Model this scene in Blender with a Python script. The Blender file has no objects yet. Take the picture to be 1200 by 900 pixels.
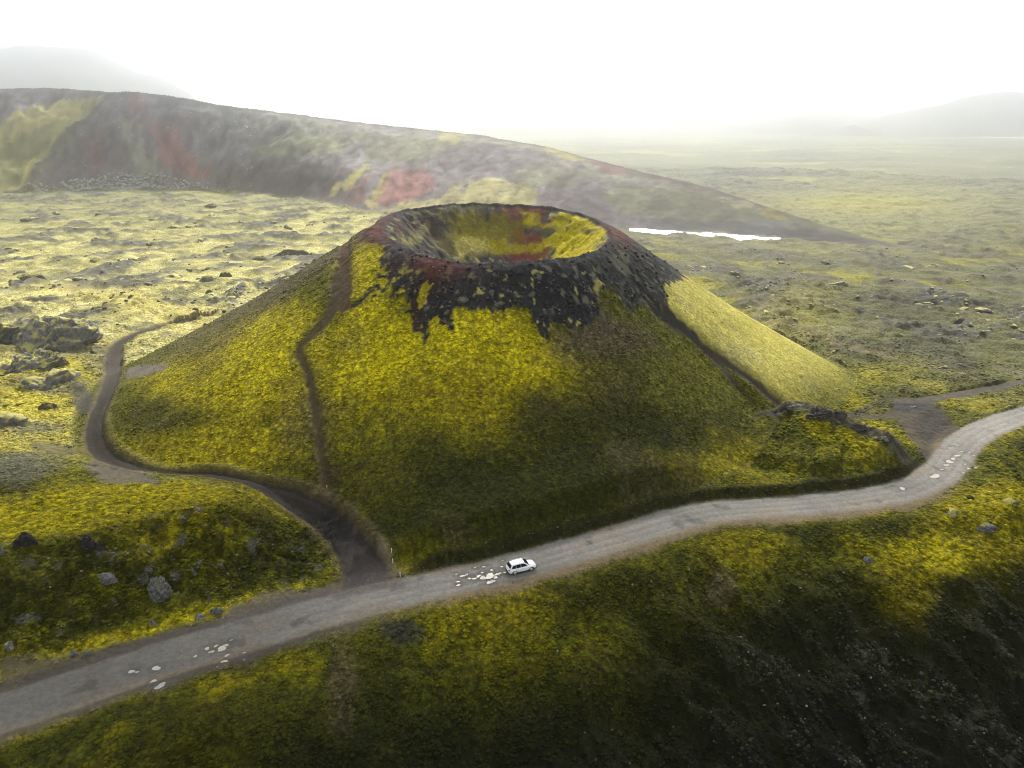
import bpy, bmesh, math, random, time
import numpy as np
T0 = time.time()
random.seed(7)
S = bpy.context.scene

# ------------------------------------------------------------------ camera
CAM_H, PITCH, FPX = 63.0, math.radians(20.5), 830.0      # metres, downward tilt, focal length for a 1200 px wide frame
cam_d = bpy.data.cameras.new('camera')
cam_d.sensor_width = 36.0
cam_d.lens = 36.0 * FPX / 1200.0
cam_d.clip_start, cam_d.clip_end = 1.0, 40000.0
cam = bpy.data.objects.new('camera', cam_d)
S.collection.objects.link(cam)
cam.location = (0, 0, CAM_H)
cam.rotation_euler = (math.pi / 2 - PITCH, 0, 0)
S.camera = cam

# ------------------------------------------------------------------ world, sun, exposure
SUN_AZ, SUN_EL = math.radians(6), math.radians(39)      # azimuth clockwise from +Y (ahead of the camera, to the right)
W = bpy.data.worlds.new('World'); S.world = W; W.use_nodes = True
nt = W.node_tree; nt.nodes.clear()
wo = nt.nodes.new('ShaderNodeOutputWorld'); bg = nt.nodes.new('ShaderNodeBackground')
sky = nt.nodes.new('ShaderNodeTexSky'); sky.sky_type = 'NISHITA'; sky.sun_disc = False
sky.sun_elevation = SUN_EL; sky.sun_rotation = SUN_AZ
sky.air_density = 1.0; sky.dust_density = 1.5; sky.ozone_density = 1.0
# a closed layer of bright cloud over the clear sky
mx = nt.nodes.new('ShaderNodeMix'); mx.data_type = 'RGBA'
mx.inputs['Factor'].default_value = 0.85
mx.inputs['B'].default_value = (4.0, 4.05, 4.12, 1)
nt.links.new(sky.outputs['Color'], mx.inputs['A'])
nt.links.new(mx.outputs['Result'], bg.inputs['Color'])
bg.inputs['Strength'].default_value = 0.105
nt.links.new(bg.outputs[0], wo.inputs['Surface'])

sd = bpy.data.lights.new('sun', 'SUN'); sd.energy = 4.8; sd.angle = math.radians(6); sd.color = (1.0, 0.96, 0.90)
sun = bpy.data.objects.new('sun', sd); S.collection.objects.link(sun)
sun.rotation_euler = (math.pi / 2 - SUN_EL, 0, math.pi - SUN_AZ)
S.view_settings.view_transform = 'Standard'; S.view_settings.look = 'None'
S.view_settings.exposure = 1.36; S.view_settings.gamma = 1.0
S.view_settings.use_curve_mapping = False
S.cycles.volume_bounces = 3
S.cycles.max_bounces = 5
S.cycles.use_denoising = True; S.cycles.denoising_prefilter = 'NONE'; S.cycles.sample_clamp_direct = 6; S.cycles.sample_clamp_indirect = 4
S.cycles.filter_width = 1.05
S.cycles.pixel_filter_type = 'BLACKMAN_HARRIS'
HAZE_DENSITY, HAZE_G = 4.3e-4, 0.95

# ------------------------------------------------------------------ noise
_r = np.random.RandomState(11)
PERM = np.concatenate([_r.permutation(256)] * 3).astype(np.int32)
G2 = np.stack([np.cos(np.arange(256) * 2.399963), np.sin(np.arange(256) * 2.399963)], 1).astype(np.float32)
G3 = _r.normal(size=(256, 3)); G3 = (G3 / np.linalg.norm(G3, axis=1)[:, None]).astype(np.float32)

def pn(x, y, seed=0):
    x = np.asarray(x, np.float32) + np.float32(seed * 37.17 % 256); y = np.asarray(y, np.float32) - np.float32(seed * 19.73 % 256)
    xi = np.floor(x); yi = np.floor(y)
    xf = x - xi; yf = y - yi
    xi = xi.astype(np.int32) & 255; yi = yi.astype(np.int32) & 255
    u = xf * xf * xf * (xf * (xf * 6 - 15) + 10); v = yf * yf * yf * (yf * (yf * 6 - 15) + 10)
    def g(ix, iy, dx, dy):
        h = PERM[PERM[ix] + iy]
        gg = G2[h]
        return gg[..., 0] * dx + gg[..., 1] * dy
    n00 = g(xi, yi, xf, yf); n10 = g(xi + 1, yi, xf - 1, yf)
    n01 = g(xi, yi + 1, xf, yf - 1); n11 = g(xi + 1, yi + 1, xf - 1, yf - 1)
    a = n00 + u * (n10 - n00); b = n01 + u * (n11 - n01)
    return (a + v * (b - a)) * 1.5

def fbm(x, y, scale, octv=4, seed=0, gain=0.5, spacing=None, ridged=False):
    """sum of octaves starting at wavelength `scale` metres; octaves too fine for the local mesh spacing fade out"""
    tot = 0; amp = 1.0; norm = 0; lam = scale
    for k in range(octv):
        n = pn(x / lam, y / lam, seed + k * 5)
        if ridged: n = 1 - 2 * np.abs(n)
        if spacing is not None:
            n = n * np.clip((lam / spacing - 1.6) / 2.0, 0, 1)
        tot = tot + amp * n; norm += amp
        amp *= gain; lam *= 0.5
    return tot / norm

def pn3(p, seed=0):
    p = p + seed * 7.31
    i = np.floor(p).astype(np.int64); f = (p - i).astype(np.float32); i = (i & 255).astype(np.int32)
    w = f * f * f * (f * (f * 6 - 15) + 10)
    out = 0
    for dx in (0, 1):
        for dy in (0, 1):
            for dz in (0, 1):
                h = PERM[PERM[PERM[i[:, 0] + dx] + i[:, 1] + dy] + i[:, 2] + dz]
                d = f - np.array([dx, dy, dz], np.float32)
                val = (G3[h] * d).sum(1)
                ww = (w[:, 0] if dx else 1 - w[:, 0]) * (w[:, 1] if dy else 1 - w[:, 1]) * (w[:, 2] if dz else 1 - w[:, 2])
                out = out + val * ww
    return out * 1.5

def sm(a, b, x):
    t = np.clip((x - a) / (b - a), 0, 1)
    return t * t * (3 - 2 * t)

def smax(a, b, k):
    h = np.clip(0.5 + 0.5 * (a - b) / k, 0, 1)
    return b + (a - b) * h + k * h * (1 - h)

# ------------------------------------------------------------------ survey: bearings read off the photograph, turned into ground points
SP, CP = math.sin(PITCH), math.cos(PITCH)
def at_y(u, v, y):
    """point on the line of sight through (u, v) at northing y"""
    th = PITCH + math.atan((v - 450.0) / FPX)
    z = CAM_H - y * math.tan(th)
    d = y * CP + (CAM_H - z) * SP
    return ((u - 600.0) / FPX * d, y, z)

def on_z(u, v, z=0.0):
    k = (v - 450.0) / FPX
    d = (CAM_H - z) / (SP + k * CP)
    return ((u - 600.0) / FPX * d, d * (CP - k * SP), z)

STEPS = np.concatenate([np.arange(40, 120, 1.6), np.arange(120, 330, 1.2), np.geomspace(330, 6500, 330)])
def cast(pts, H):
    """where the sight lines meet the height field H"""
    P = np.asarray(pts, float); k = (P[:, 1] - 450.0) / FPX
    dx, dy, dz = (P[:, 0] - 600.0) / FPX, CP - k * SP, -(SP + k * CP)
    X = dx[:, None] * STEPS; Y = dy[:, None] * STEPS; G = CAM_H + dz[:, None] * STEPS - H(X.ravel(), Y.ravel()).reshape(X.shape)
    hit = G < 0
    i = np.where(hit.any(1), hit.argmax(1), len(STEPS) - 1); i = np.maximum(i, 1); n = np.arange(len(P))
    a, b, ga, gb = STEPS[i - 1], STEPS[i], G[n, i - 1], G[n, i]
    for _ in range(4):
        m = a + (b - a) * np.clip(ga / (ga - gb + 1e-9), .03, .97)
        gm = CAM_H + dz * m - H(dx * m, dy * m)
        neg = gm < 0
        b = np.where(neg, m, b); gb = np.where(neg, gm, gb); a = np.where(neg, a, m); ga = np.where(neg, ga, gm)
    m = a + (b - a) * np.clip(ga / (ga - gb + 1e-9), 0, 1)
    return np.stack([dx * m, dy * m], 1)

def seg_dist(x, y, P, maxd=None):
    """distance to polyline P, the position along it (0..n-1) and the side (positive: left of travel)"""
    P = np.asarray(P, float)
    best = np.full(x.shape, 1e9); tt = np.zeros(x.shape); side = np.zeros(x.shape)
    for i in range(len(P) - 1):
        ax, ay = P[i]; bx, by = P[i + 1]
        ex, ey = bx - ax, by - ay; L2 = ex * ex + ey * ey + 1e-9
        t = np.clip(((x - ax) * ex + (y - ay) * ey) / L2, 0, 1)
        qx = x - (ax + t * ex); qy = y - (ay + t * ey)
        d = qx * qx + qy * qy
        m = d < best
        best = np.where(m, d, best); tt = np.where(m, i + t, tt)
        side = np.where(m, ex * qy - ey * qx, side)
    return np.sqrt(best), tt, np.sign(side)

def smooth_line(P, n=6):
    """Catmull-Rom through P"""
    P = np.asarray(P, float); Q = []
    E = np.vstack([2 * P[0] - P[1], P, 2 * P[-1] - P[-2]])
    for i in range(1, len(E) - 2):
        for k in range(n):
            t = k / n
            a, b, c, d = E[i - 1], E[i], E[i + 1], E[i + 2]
            Q.append(0.5 * (2 * b + (c - a) * t + (2 * a - 5 * b + 4 * c - d) * t * t + (3 * b - a - 3 * c + d) * t ** 3))
    Q.append(E[-2])
    return np.array(Q)

# ------------------------------------------------------------------ road
ROAD_PX = [(-160, 868), (0, 836), (100, 803), (200, 770), (300, 741), (400, 712), (500, 688), (600, 665), (700, 637), (800, 607),
           (850, 598), (900, 595), (1000, 586), (1060, 575), (1100, 556), (1122, 530), (1142, 510), (1200, 487), (1300, 462)]
ROAD = smooth_line([on_z(u, v)[:2] for u, v in ROAD_PX], 5)
ROAD = np.vstack([ROAD[0] + (ROAD[0] - ROAD[3]) * 20, ROAD, ROAD[-1] + (ROAD[-1] - ROAD[-3]) * 20])
ROAD_W = 3.35

# ------------------------------------------------------------------ cone rim
RIM_PX = [(480, 241, 195), (520, 236, 200), (560, 234, 202.5), (600, 236, 202), (640, 238, 200), (682, 247, 194), (704, 257, 187),
          (716, 266, 178), (713, 280, 166), (690, 293, 157.5), (650, 299, 151), (600, 303, 148.5), (550, 304, 148),
          (510, 299, 150.5), (480, 289, 156), (459, 277, 164), (447, 265, 173), (455, 251, 185), (465, 245, 191)]
RIM = np.array([at_y(*p) for p in RIM_PX])
CX, CY = -3.5, 175.0
_ph = np.arctan2(RIM[:, 1] - CY, RIM[:, 0] - CX); _o = np.argsort(_ph)
RIM_PH = _ph[_o]; RIM_R = np.hypot(RIM[:, 0] - CX, RIM[:, 1] - CY)[_o]; RIM_Z = RIM[:, 2][_o]
BASE_PH = np.radians([-180, -160, -143, -125, -110, -98, -87, -75, -62, -50, -32, 0, 45, 90, 135, 180])
BASE_R = np.array([104, 99, 95, 86, 82, 88, 82, 77, 75, 73, 71, 94, 92, 92, 98, 104.0])
def periodic(ph, P, V):
    Pe = np.concatenate([P - 2 * np.pi, P, P + 2 * np.pi]); Ve = np.concatenate([V, V, V])
    return np.interp(ph, Pe, Ve)

# ------------------------------------------------------------------ background ridge
CREST_PX = [(-260, 150, 1000), (-120, 112, 1010), (0, 104, 1030), (60, 103, 1030), (130, 108, 1000), (160, 107, 990), (210, 114, 985), (250, 122, 980), (330, 132, 960),
            (400, 141, 930), (480, 150, 890), (560, 158, 845), (640, 172, 800), (700, 188, 755), (760, 203, 712), (830, 220, 663),
            (900, 243, 592), (960, 262, 540), (1020, 280, 494), (1080, 297, 450), (1130, 303, 432)]
CR = np.array([at_y(*p) for p in CREST_PX])
CR_A = CR[:, 0] / CR[:, 1]
FOOT_PX = [(-260, 232), (-120, 230), (0, 226), (100, 223), (240, 223), (330, 231), (430, 250), (600, 262), (740, 270), (830, 276), (910, 283), (1000, 291), (1080, 299), (1130, 304)]
FT = np.array([on_z(u, v, -18.0) for u, v in FOOT_PX]); FT_A = FT[:, 0] / FT[:, 1]

def H_base(x, y):
    """large forms of the land, no small relief"""
    r = np.hypot(x, y)
    h = -18 * sm(215, 620, r)
    # swells of the lava plain
    fld = sm(150, 230, r) * sm(3400, 2600, r)
    h = h + fld * (2.0 * pn(x / 46, y / 46, 3) + 1.0 * pn(x / 21, y / 21, 4)) * (1 - 0.55 * sm(-60, 120, x) * sm(900, 300, r))
    far = sm(700, 1500, r) * sm(3400, 2600, r)
    h = h + far * 7 * pn(x / 260, y / 200, 6)
    # ground near the drone: level bench of the road, falling away on the near side
    d, t, side = seg_dist(x, y, ROAD)
    south = (side < 0)
    ds = np.where(south, d, 0)
    east = sm(-45, 25, x)
    drop = east * 0.50 * np.maximum(ds - 7, 0) + (1 - east) * 0.10 * np.maximum(ds - 14, 0)
    drop = np.minimum(drop, 26 + 0 * x)
    h = h - drop * sm(5, 13, ds)
    h = h + 3.2 * np.exp(-(((x + 33) / 13) ** 2 + ((y - 56) / 7.5) ** 2))         # mossy knoll below the road, left
    # knoll between road and track on the left
    dn = np.where(~south, d, 0)
    kn = 8.0 * sm(6.5, 23, dn) * sm(-31, -46, x) * sm(131, 96, y + 0.16 * (x + 60))
    h = h + kn * (r < 240)
    # cone
    px, py = x - CX, y - CY
    rho = np.hypot(px, py); ph = np.arctan2(py, px)
    R = periodic(ph, RIM_PH, RIM_R); Z = periodic(ph, RIM_PH, RIM_Z); B = periodic(ph, BASE_PH, BASE_R)
    t = (rho - R) / (B - R)
    prof = Z * (1 - t) + 0.9 * np.exp(-((t) / 0.05) ** 2) * 0
    back = -4.0 * sm(-0.4, 1, py / 90.0)
    prof = np.where(t > 0, Z * (1 - np.clip(t, 0, 3)) + back * np.clip(t, 0, 1), 0)
    prof = prof - 1.1 * np.sin(np.clip(t, 0, 1) * np.pi) * np.sin(np.clip(t, 0, 1) * np.pi)
    q = np.clip(rho / R, 0, 1)
    bowl = Z - (13.5 + (Z - 38)) * (1 - q ** 1.9)
    inside = rho < R
    rim_soft = 0.7 * np.exp(-((rho - R) / 1.6) ** 2)
    cone = np.where(inside, bowl, prof) - rim_soft
    h2 = smax(cone, h, 2.2)
    h = np.where((rho < 140), np.where(inside, bowl - rim_soft, h2), h)
    # rocky spur running down to the road bend
    d2, t2, s2 = seg_dist(x, y, SPUR)
    n = len(SPUR) - 1
    sh = np.interp(t2 / n, [0, .1, .35, .6, .9, 1], [5.5, 6.8, 8.0, 6.4, 3.6, 1.0])
    wid = np.where(s2 > 0, 6.0, np.interp(t2 / n, [0, .3, 1], [19, 17, 8]))
    h = smax(h, sh * np.exp(-(d2 / wid) ** 1.5) - .2 - 40 * sm(14, 40, d2), 1.2) * (rho > R) + h * (rho <= R)
    # background ridge
    a = x / np.maximum(y, 1.0)
    yc = np.interp(a, CR_A, CR[:, 1]); zc = np.interp(a, CR_A, CR[:, 2]); yf = np.interp(a, FT_A, FT[:, 1])
    t = (y - yf) / np.maximum(yc - yf, 5)
    tc = np.clip(t, 0, 1)
    front = -18 + (zc + 18) * (0.78 * tc + 0.22 * tc * tc * (3 - 2 * tc))
    backs = zc - (y - yc) * 0.30
    rid = np.where(t < 1, front, backs) 
    rid = np.where(t < 0, -60, rid)
    edge = sm(-1.05, -0.85, a) * (y > 300)
    rid = -60 + (rid + 60) * edge
    h = np.where((y > 300) & (t > -0.1), smax(rid, h, 3.0 + 0 * x), h)
    # road bench
    bl = sm(9.0, 4.6, d)
    h = h * (1 - bl * (r < 400)) 
    return h

SPUR = smooth_line([on_z(u, v, z)[:2] for u, v, z in [(905, 474, 7), (935, 474, 7), (965, 480, 8), (1000, 494, 6.5), (1040, 516, 4.5), (1082, 545, 1.5)]], 4)
PTS = lambda px: cast(px, H_base)

TRACK_PX = [(432, 690), (425, 665), (408, 635), (375, 605), (335, 582), (295, 566), (240, 556), (180, 552), (148, 545), (122, 532), (110, 508), (114, 484), (125, 460),
            (132, 438), (134, 412), (150, 395), (185, 383), (235, 373), (262, 366)]
TRACK = smooth_line(PTS(TRACK_PX), 4)
TRACK2_PX = [(1055, 470), (1085, 469), (1110, 465), (1150, 458), (1200, 448), (1260, 436)]
TRACK2 = smooth_line(PTS(TRACK2_PX), 4)
TRACK3_PX = [(860, 345), (915, 372), (960, 395), (1000, 410), (1040, 420), (1090, 432), (1140, 446)]
TRACK3 = smooth_line(PTS(TRACK3_PX), 3)
PATH_PX = [(436, 264), (416, 276), (404, 290), (398, 315), (393, 345), (386, 368), (366, 390), (352, 406), (353, 418), (362, 440), (368, 470), (373, 510), (378, 545), (383, 580)]
PATH = smooth_line(PTS(PATH_PX), 3)
PATH_W = np.interp(np.linspace(0, 1, len(PATH)), [0, .15, .4, .55, .8, 1], [1.1, 1.2, 1.3, .7, .75, .35])
GULLY_A = smooth_line(PTS([(772, 366), (795, 380), (820, 398), (845, 418), (872, 436), (895, 455), (911, 468)]), 3)
GULLY_B = smooth_line(PTS([(822, 402), (845, 428), (860, 446), (880, 466)]), 3)
print('survey', round(time.time() - T0, 1))

def poly_sd(x, y, P):
    """signed distance to polygon, positive inside"""
    P = np.asarray(P, float)
    lo = P.min(0) - 12; hi = P.max(0) + 12
    out = np.full(x.shape, -12.0)
    m = (x > lo[0]) & (x < hi[0]) & (y > lo[1]) & (y < hi[1])
    xs, ys = x[m], y[m]
    if xs.size == 0: return out
    d, _, _ = seg_dist(xs, ys, np.vstack([P, P[:1]]))
    ins = np.zeros(xs.shape, bool)
    n = len(P)
    for i in range(n):
        x1, y1 = P[i]; x2, y2 = P[(i + 1) % n]
        c = ((y1 > ys) != (y2 > ys)) & (xs < (x2 - x1) * (ys - y1) / (y2 - y1 + 1e-12) + x1)
        ins ^= c
    out[m] = np.where(ins, d, -d)
    return out

def blob_frame(u, v, ru, rv):
    """a patch whose centre and half axes are survey points"""
    Cc, E, N, W_, Sx = cast([(u, v), (u + ru, v), (u, v - rv), (u - ru, v), (u, v + rv)], H_base)
    A = np.array([(E - W_) / 2, (N - Sx) / 2]).T
    return Cc, A, np.linalg.inv(A)

# ------------------------------------------------------------------ the terrain sheet: a polar grid round the drone's foot point
az_f = np.radians(np.linspace(-47, 47, 1010))
az_c = np.radians(np.concatenate([np.linspace(47.6, 80, 34), np.linspace(84, 276, 36), np.linspace(280, 312.4, 34)]))
AZ = np.concatenate([az_f, az_c])
RR = np.concatenate([[0.5, 8, 16, 24, 31], np.arange(37, 60, 0.36), np.arange(60, 172, 0.29), np.arange(172, 215, 0.42), np.arange(215, 330, 0.9), np.arange(330, 700, 2.3), np.arange(700, 1300, 3.0),
                     np.geomspace(1303, 9000, 95)])
NR, NA = len(RR), len(AZ)
print('grid', NR, NA, NR * NA)
dR = np.gradient(RR); 
RG, AG = np.meshgrid(RR, AZ, indexing='ij')
X = (RG * np.sin(AG)).ravel().astype(np.float32); Y = (RG * np.cos(AG)).ravel().astype(np.float32)
dA = np.where(np.abs((AZ + np.pi) % (2 * np.pi) - np.pi) < math.radians(47.2), az_f[1] - az_f[0], math.radians(3))
SPC = np.maximum(dR[:, None] * 0.8 + 0 * AG, RG * dA[None, :]).ravel().astype(np.float32)
r = np.hypot(X, Y)
H = H_base(X, Y)
print('base', round(time.time() - T0, 1))

# ---- shared fields
d_road, _, s_road = seg_dist(X, Y, ROAD)
near = r < 420
def near_dist(P):
    out = np.full(X.shape, 99.0); tt = np.zeros(X.shape)
    lo = P.min(0) - 25; hi = P.max(0) + 25
    m = (X > lo[0]) & (X < hi[0]) & (Y > lo[1]) & (Y < hi[1])
    a, b, _ = seg_dist(X[m], Y[m], P); out[m] = a; tt[m] = b
    return out, tt
d_tr, t_tr = near_dist(TRACK); d_tr2, _ = near_dist(TRACK2); d_tr3, _ = near_dist(TRACK3)
d_pa, t_pa = near_dist(PATH); d_ga, t_ga = near_dist(GULLY_A); d_gb, t_gb = near_dist(GULLY_B); d_sp, t_sp = near_dist(SPUR)
px_, py_ = X - CX, Y - CY
RHO = np.hypot(px_, py_); PHI = np.arctan2(py_, px_)
RIMR = periodic(PHI, RIM_PH, RIM_R); BASER = periodic(PHI, BASE_PH, BASE_R)
TCONE = (RHO - RIMR) / (BASER - RIMR)
on_cone = (TCONE < 1.0) & (r < 400)
a_ = X / np.maximum(Y, 1)
YC = np.interp(a_, CR_A, CR[:, 1]); YF = np.interp(a_, FT_A, FT[:, 1])
TR = np.where((Y > 300) & (a_ > -1.05), (Y - YF) / np.maximum(YC - YF, 5), -9)
ZC = np.interp(a_, CR_A, CR[:, 2]); EX = (Y - YC) / ((ZC + 18) / .30 + 4)          # 0 at the crest, 1 where the back slope meets the plain
w1 = fbm(X, Y, 5.0, 4, 21, spacing=SPC).astype(np.float32)     # edge wobble 5 m
w2 = fbm(X, Y, 1.6, 3, 22, spacing=SPC).astype(np.float32)
w3 = fbm(X, Y, 26.0, 5, 23, spacing=SPC).astype(np.float32)
wr_ = fbm(X, Y, 11, 3, 28, .7, SPC)
WOB = np.where(r > 430, .8 * w3 + .4 * fbm(X, Y, 80, 3, 27) + 1.1 * wr_ + .6 * fbm(a_ * 900 / 14 - TR * 5, TR * 3, 1.0, 4, 29), 1.2 * w1 + .8 * w3 + .45 * w2)
print('fields', round(time.time() - T0, 1))

ROAD_M = sm(ROAD_W + .5, ROAD_W - .5, d_road + 0.5 * w1 + .25 * w2)
tw = np.interp(t_tr / (len(TRACK) - 1), [0, .05, .1, .2, .5, .7, .85, 1], [3.6, 3.0, 2.5, 1.9, 1.7, 2.2, 1.9, 1.5])
TR_M = sm(.5, -.5, d_tr - tw + .4 * w1 + .2 * w2) * (1 - ROAD_M)
TR2_M = sm(.6, -.4, d_tr2 - 1.5 + .3 * w1) * (1 - ROAD_M)
TR3_M = sm(.8, -.4, d_tr3 - 1.5 + 1.0 * w1) * 0.7
pw = np.interp(t_pa, np.arange(len(PATH)), PATH_W)
PA_M = sm(.6, -.4, d_pa - pw + .7 * w1 + .4 * w2)
cut = np.maximum.reduce([ROAD_M, TR_M, TR2_M, PA_M * .6])

# ---- relief
rough = np.ones_like(X)
moss_h = fbm(X, Y, 1.15, 2, 31, 0.6, SPC)                         # cushions of moss
moss_b = np.abs(pn(X / 0.9, Y / 0.9, 35)) * np.clip((0.9 / SPC - 1.6) / 2, 0, 1)
lump = fbm(X, Y, 7.0, 3, 41, 0.5, SPC)
on_front = r < 330
relief_k = np.where(on_cone, 0.75, 1.0)
H += (1 - cut) * sm(ROAD_W + .3, ROAD_W + 3, d_road) * relief_k * np.where(on_cone, .6, 1) * (0.24 * moss_h - 0.14 * moss_b + 0.42 * lump * np.where(on_cone, .9, 1.5)) * sm(700, 300, r)
# raised moss lip along the upper side of the road
H += np.where((s_road > 0) & (r < 300), 1.5 * sm(ROAD_W + .3, ROAD_W + 1.5, d_road + .5 * w1) * sm(-18, -12, X) * sm(84, 72, X) * sm(16, 6, d_road), 0)
# ruts and berms
H -= 0.04 * ROAD_M * (np.exp(-((d_road - 1.0) / .35) ** 2)) * (r < 300)
H -= .5 * TR_M * sm(4, 12, d_road) ; H += .35 * np.exp(-((d_tr - tw - .9) / .7) ** 2) * (1 - ROAD_M) * (d_tr < 20) * sm(5, 8, d_road) * sm(190, 140, r)
H -= PA_M * (.5 * np.interp(TCONE, [0, 1], [1, .7])); H -= 0.9 * np.exp(-(d_ga / 1.6) ** 2) + .6 * np.exp(-(d_gb / 1.3) ** 2)
# spur crags
crag = fbm(X, Y, 4.0, 4, 51, .6, SPC, ridged=True)
H += np.exp(-(d_sp / 3.2) ** 2) * 1.2 * crag * sm(5, 9, d_road)
# lava field roughness: strong on both plains
lavaN = fbm(X, Y, 34, 4, 61, .55, SPC)
lavaR = fbm(X, Y, 9, 4, 66, .6, SPC, ridged=True)
PLAIN = (~on_cone) & ((TR < 0.02) | (EX > .95)) & (r > 150)
LF = np.where(PLAIN, sm(150, 260, r), 0.0)
left = sm(20, -60, X - 0.0 * Y)
rocky = sm(.02, .28, lavaN + .15 * lavaR) 
H += LF * sm(3400, 2600, r) * (1.2 * fbm(X, Y, 6, 4, 68, .65, SPC) + 1.5 * np.abs(fbm(X, Y, 17, 3, 69, .6, SPC)) * 2 + 1.1 * lavaR * (0.4 + rocky) * np.interp(r, [150, 500, 1500], [1, 1.6, 3.0]) + 1.2 * lavaN * np.interp(r, [150, 600, 3000], [1, 2, 4])) * np.where(cut > .1, .1, 1) 
# slope below the road: gullied old lava, ribs running down to the right
FORE = np.where((s_road < 0) & (r < 300), sm(7, 22, d_road), 0) 
gx, gy = (X * .80 + Y * .60), (-X * .60 + Y * .80)
east = sm(-20, 30, X)
ribs = fbm(gx * 1.0 + 4 * w3, gy * .45, 15, 5, 71, .55, None, ridged=True)
H += FORE * east * (3.9 * ribs)
H += FORE * (3.0 * fbm(X, Y, 19, 3, 75, .5) + .3 * crag * east)
# face of the left knoll: ledges
KF = np.where((s_road > 0) & (X < -28) & (r < 220), sm(7, 11, d_road) * sm(27, 19, d_road + 2 * w1), 0)
H += KF * .9 * fbm(X + Y * .2, Y * 2.6, 6, 4, 81, .6, None, ridged=True)
# cone: scoria shelves below the rim, runnels in the bowl
capR = sm(.55, .1, TCONE) * sm(-.0, .05, TCONE) * on_cone
flow = fbm(PHI * 30, RHO * .16, 2.2, 4, 85, .6, None)
H += capR * (.55 * flow + .35 * crag * .6)
bowlM = on_cone & (TCONE < 0)
H += bowlM * sm(0, 3, RIMR - RHO) * (.7 * fbm(PHI * 14, RHO * .25, 2.0, 4, 88, .6, None) + .8 * crag + .8 * lump)
H += on_cone * .25 * fbm(X, Y, 3, 4, 89, .55, SPC) * np.exp(-((RHO - RIMR) / 5) ** 2) * 2
# background ridge: chutes and buttresses
RID = sm(0, .12, TR) * (TR > -1) * sm(1.0, .8, EX)
chute = fbm(a_ * 900 / 30 - TR * 2.2 + .3 * w3, TR * 2.6 + w3 * .3, 1.0, 5, 91, .55, None, ridged=True)
big = fbm(a_ * 900 / 75, TR * 2.2, 1.0, 3, 95, .5, None)
frontm = RID * sm(1.0, .78, TR) * sm(0, .25, TR)
H += frontm * np.clip((ZC + 18) / 119, .05, 1) ** 1.3 * (4.6 * chute + 9 * big) * np.interp(a_, [-.7, .1, .4, .65], [1.3, 1, .6, .15])
H += RID * (2.2 * fbm(X, Y, 34, 5, 97, .6, SPC) + 1.0 * fbm(X, Y, 13, 3, 98, .6, SPC, ridged=True) * sm(.2, .9, TR)) * np.interp(a_, [-.7, 0, .3, .65], [1, .7, .35, .12])
print('relief', round(time.time() - T0, 1))

PP = [(567, 664, 4), (565, 671, 3), (561, 675, 5), (566, 677, 7), (574, 675, 10), (582, 673, 4), (585.5, 672, 4), (581, 676.5, 5), (576, 668, 3), (588, 664, 3), (591.5, 670.6, 3), (575, 682, 8, 1), (589, 657, 2.4),
      (535, 672.7, 2.5), (541.7, 675, 5), (550, 678, 3.4), (556, 678, 5), (536.7, 681.7, 4), (537, 685.5, 4), (547, 673, 3), (556.7, 665, 3.4),
      (154, 787, 6), (160.5, 787.5, 4, 1), (183, 783, 8), (180, 798, 6), (188, 805, 9, 1), (228.7, 769, 4), (242.5, 760, 5), (248, 763.7, 5), (253, 757, 4), (260, 760, 9), (264.7, 756, 5), (266, 768, 5), (263, 775, 6), (286, 765, 3), (271, 750, 3, 1),
      (1057.5, 572.5, 6), (1096, 558, 10), (1112.5, 541, 8), (1117, 537.5, 6), (1122, 534, 6), (1109, 545, 5), (1104, 550, 4), (1127, 529, 3), (1131, 544, 3), (1136, 530, 3), (1135, 549, 4), (1141, 534, 3), (1129, 554, 3), (1143, 548, 4, 1)]
# ------------------------------------------------------------------ colour of the ground cover (albedo, with some shade painted in)
def col(*c): return np.array(c, np.float32)
YEL = col(.39, .325, .003); YEL2 = col(.40, .345, .10); GOLD = col(.215, .178, .0008); OLI = col(.070, .071, .0006); DOL = col(.017, .0185, .0006)
GRN = col(.05, .06, .006); HEA = col(.085, .066, .036); BLK = col(.013, .013, .015); RED = col(.14, .042, .032); LIC = col(.21, .21, .14)
GRY = col(.12, .117, .112); RDG = col(.205, .195, .172); TAN = col(.19, .142, .085); TRK = col(.022, .019, .019); DIRT = col(.085, .072, .062); PAL = col(.32, .30, .16)
DLV_SHADE = col(.020, .020, .017)  # dark lava colour, also laid as shade on the near slope
C = np.empty((X.size, 3), np.float32)
MOSS = np.ones(X.size, np.float32)          # how much of the surface is a broken moss carpet
def lay(color, w, moss=None):
    i = np.flatnonzero(w > .004)
    if not len(i): return
    wi = np.minimum(w[i], 1).astype(np.float32)
    C[i] += wi[:, None] * (color - C[i])
    if moss is not None: MOSS[i] += wi * (moss - MOSS[i])
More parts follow.
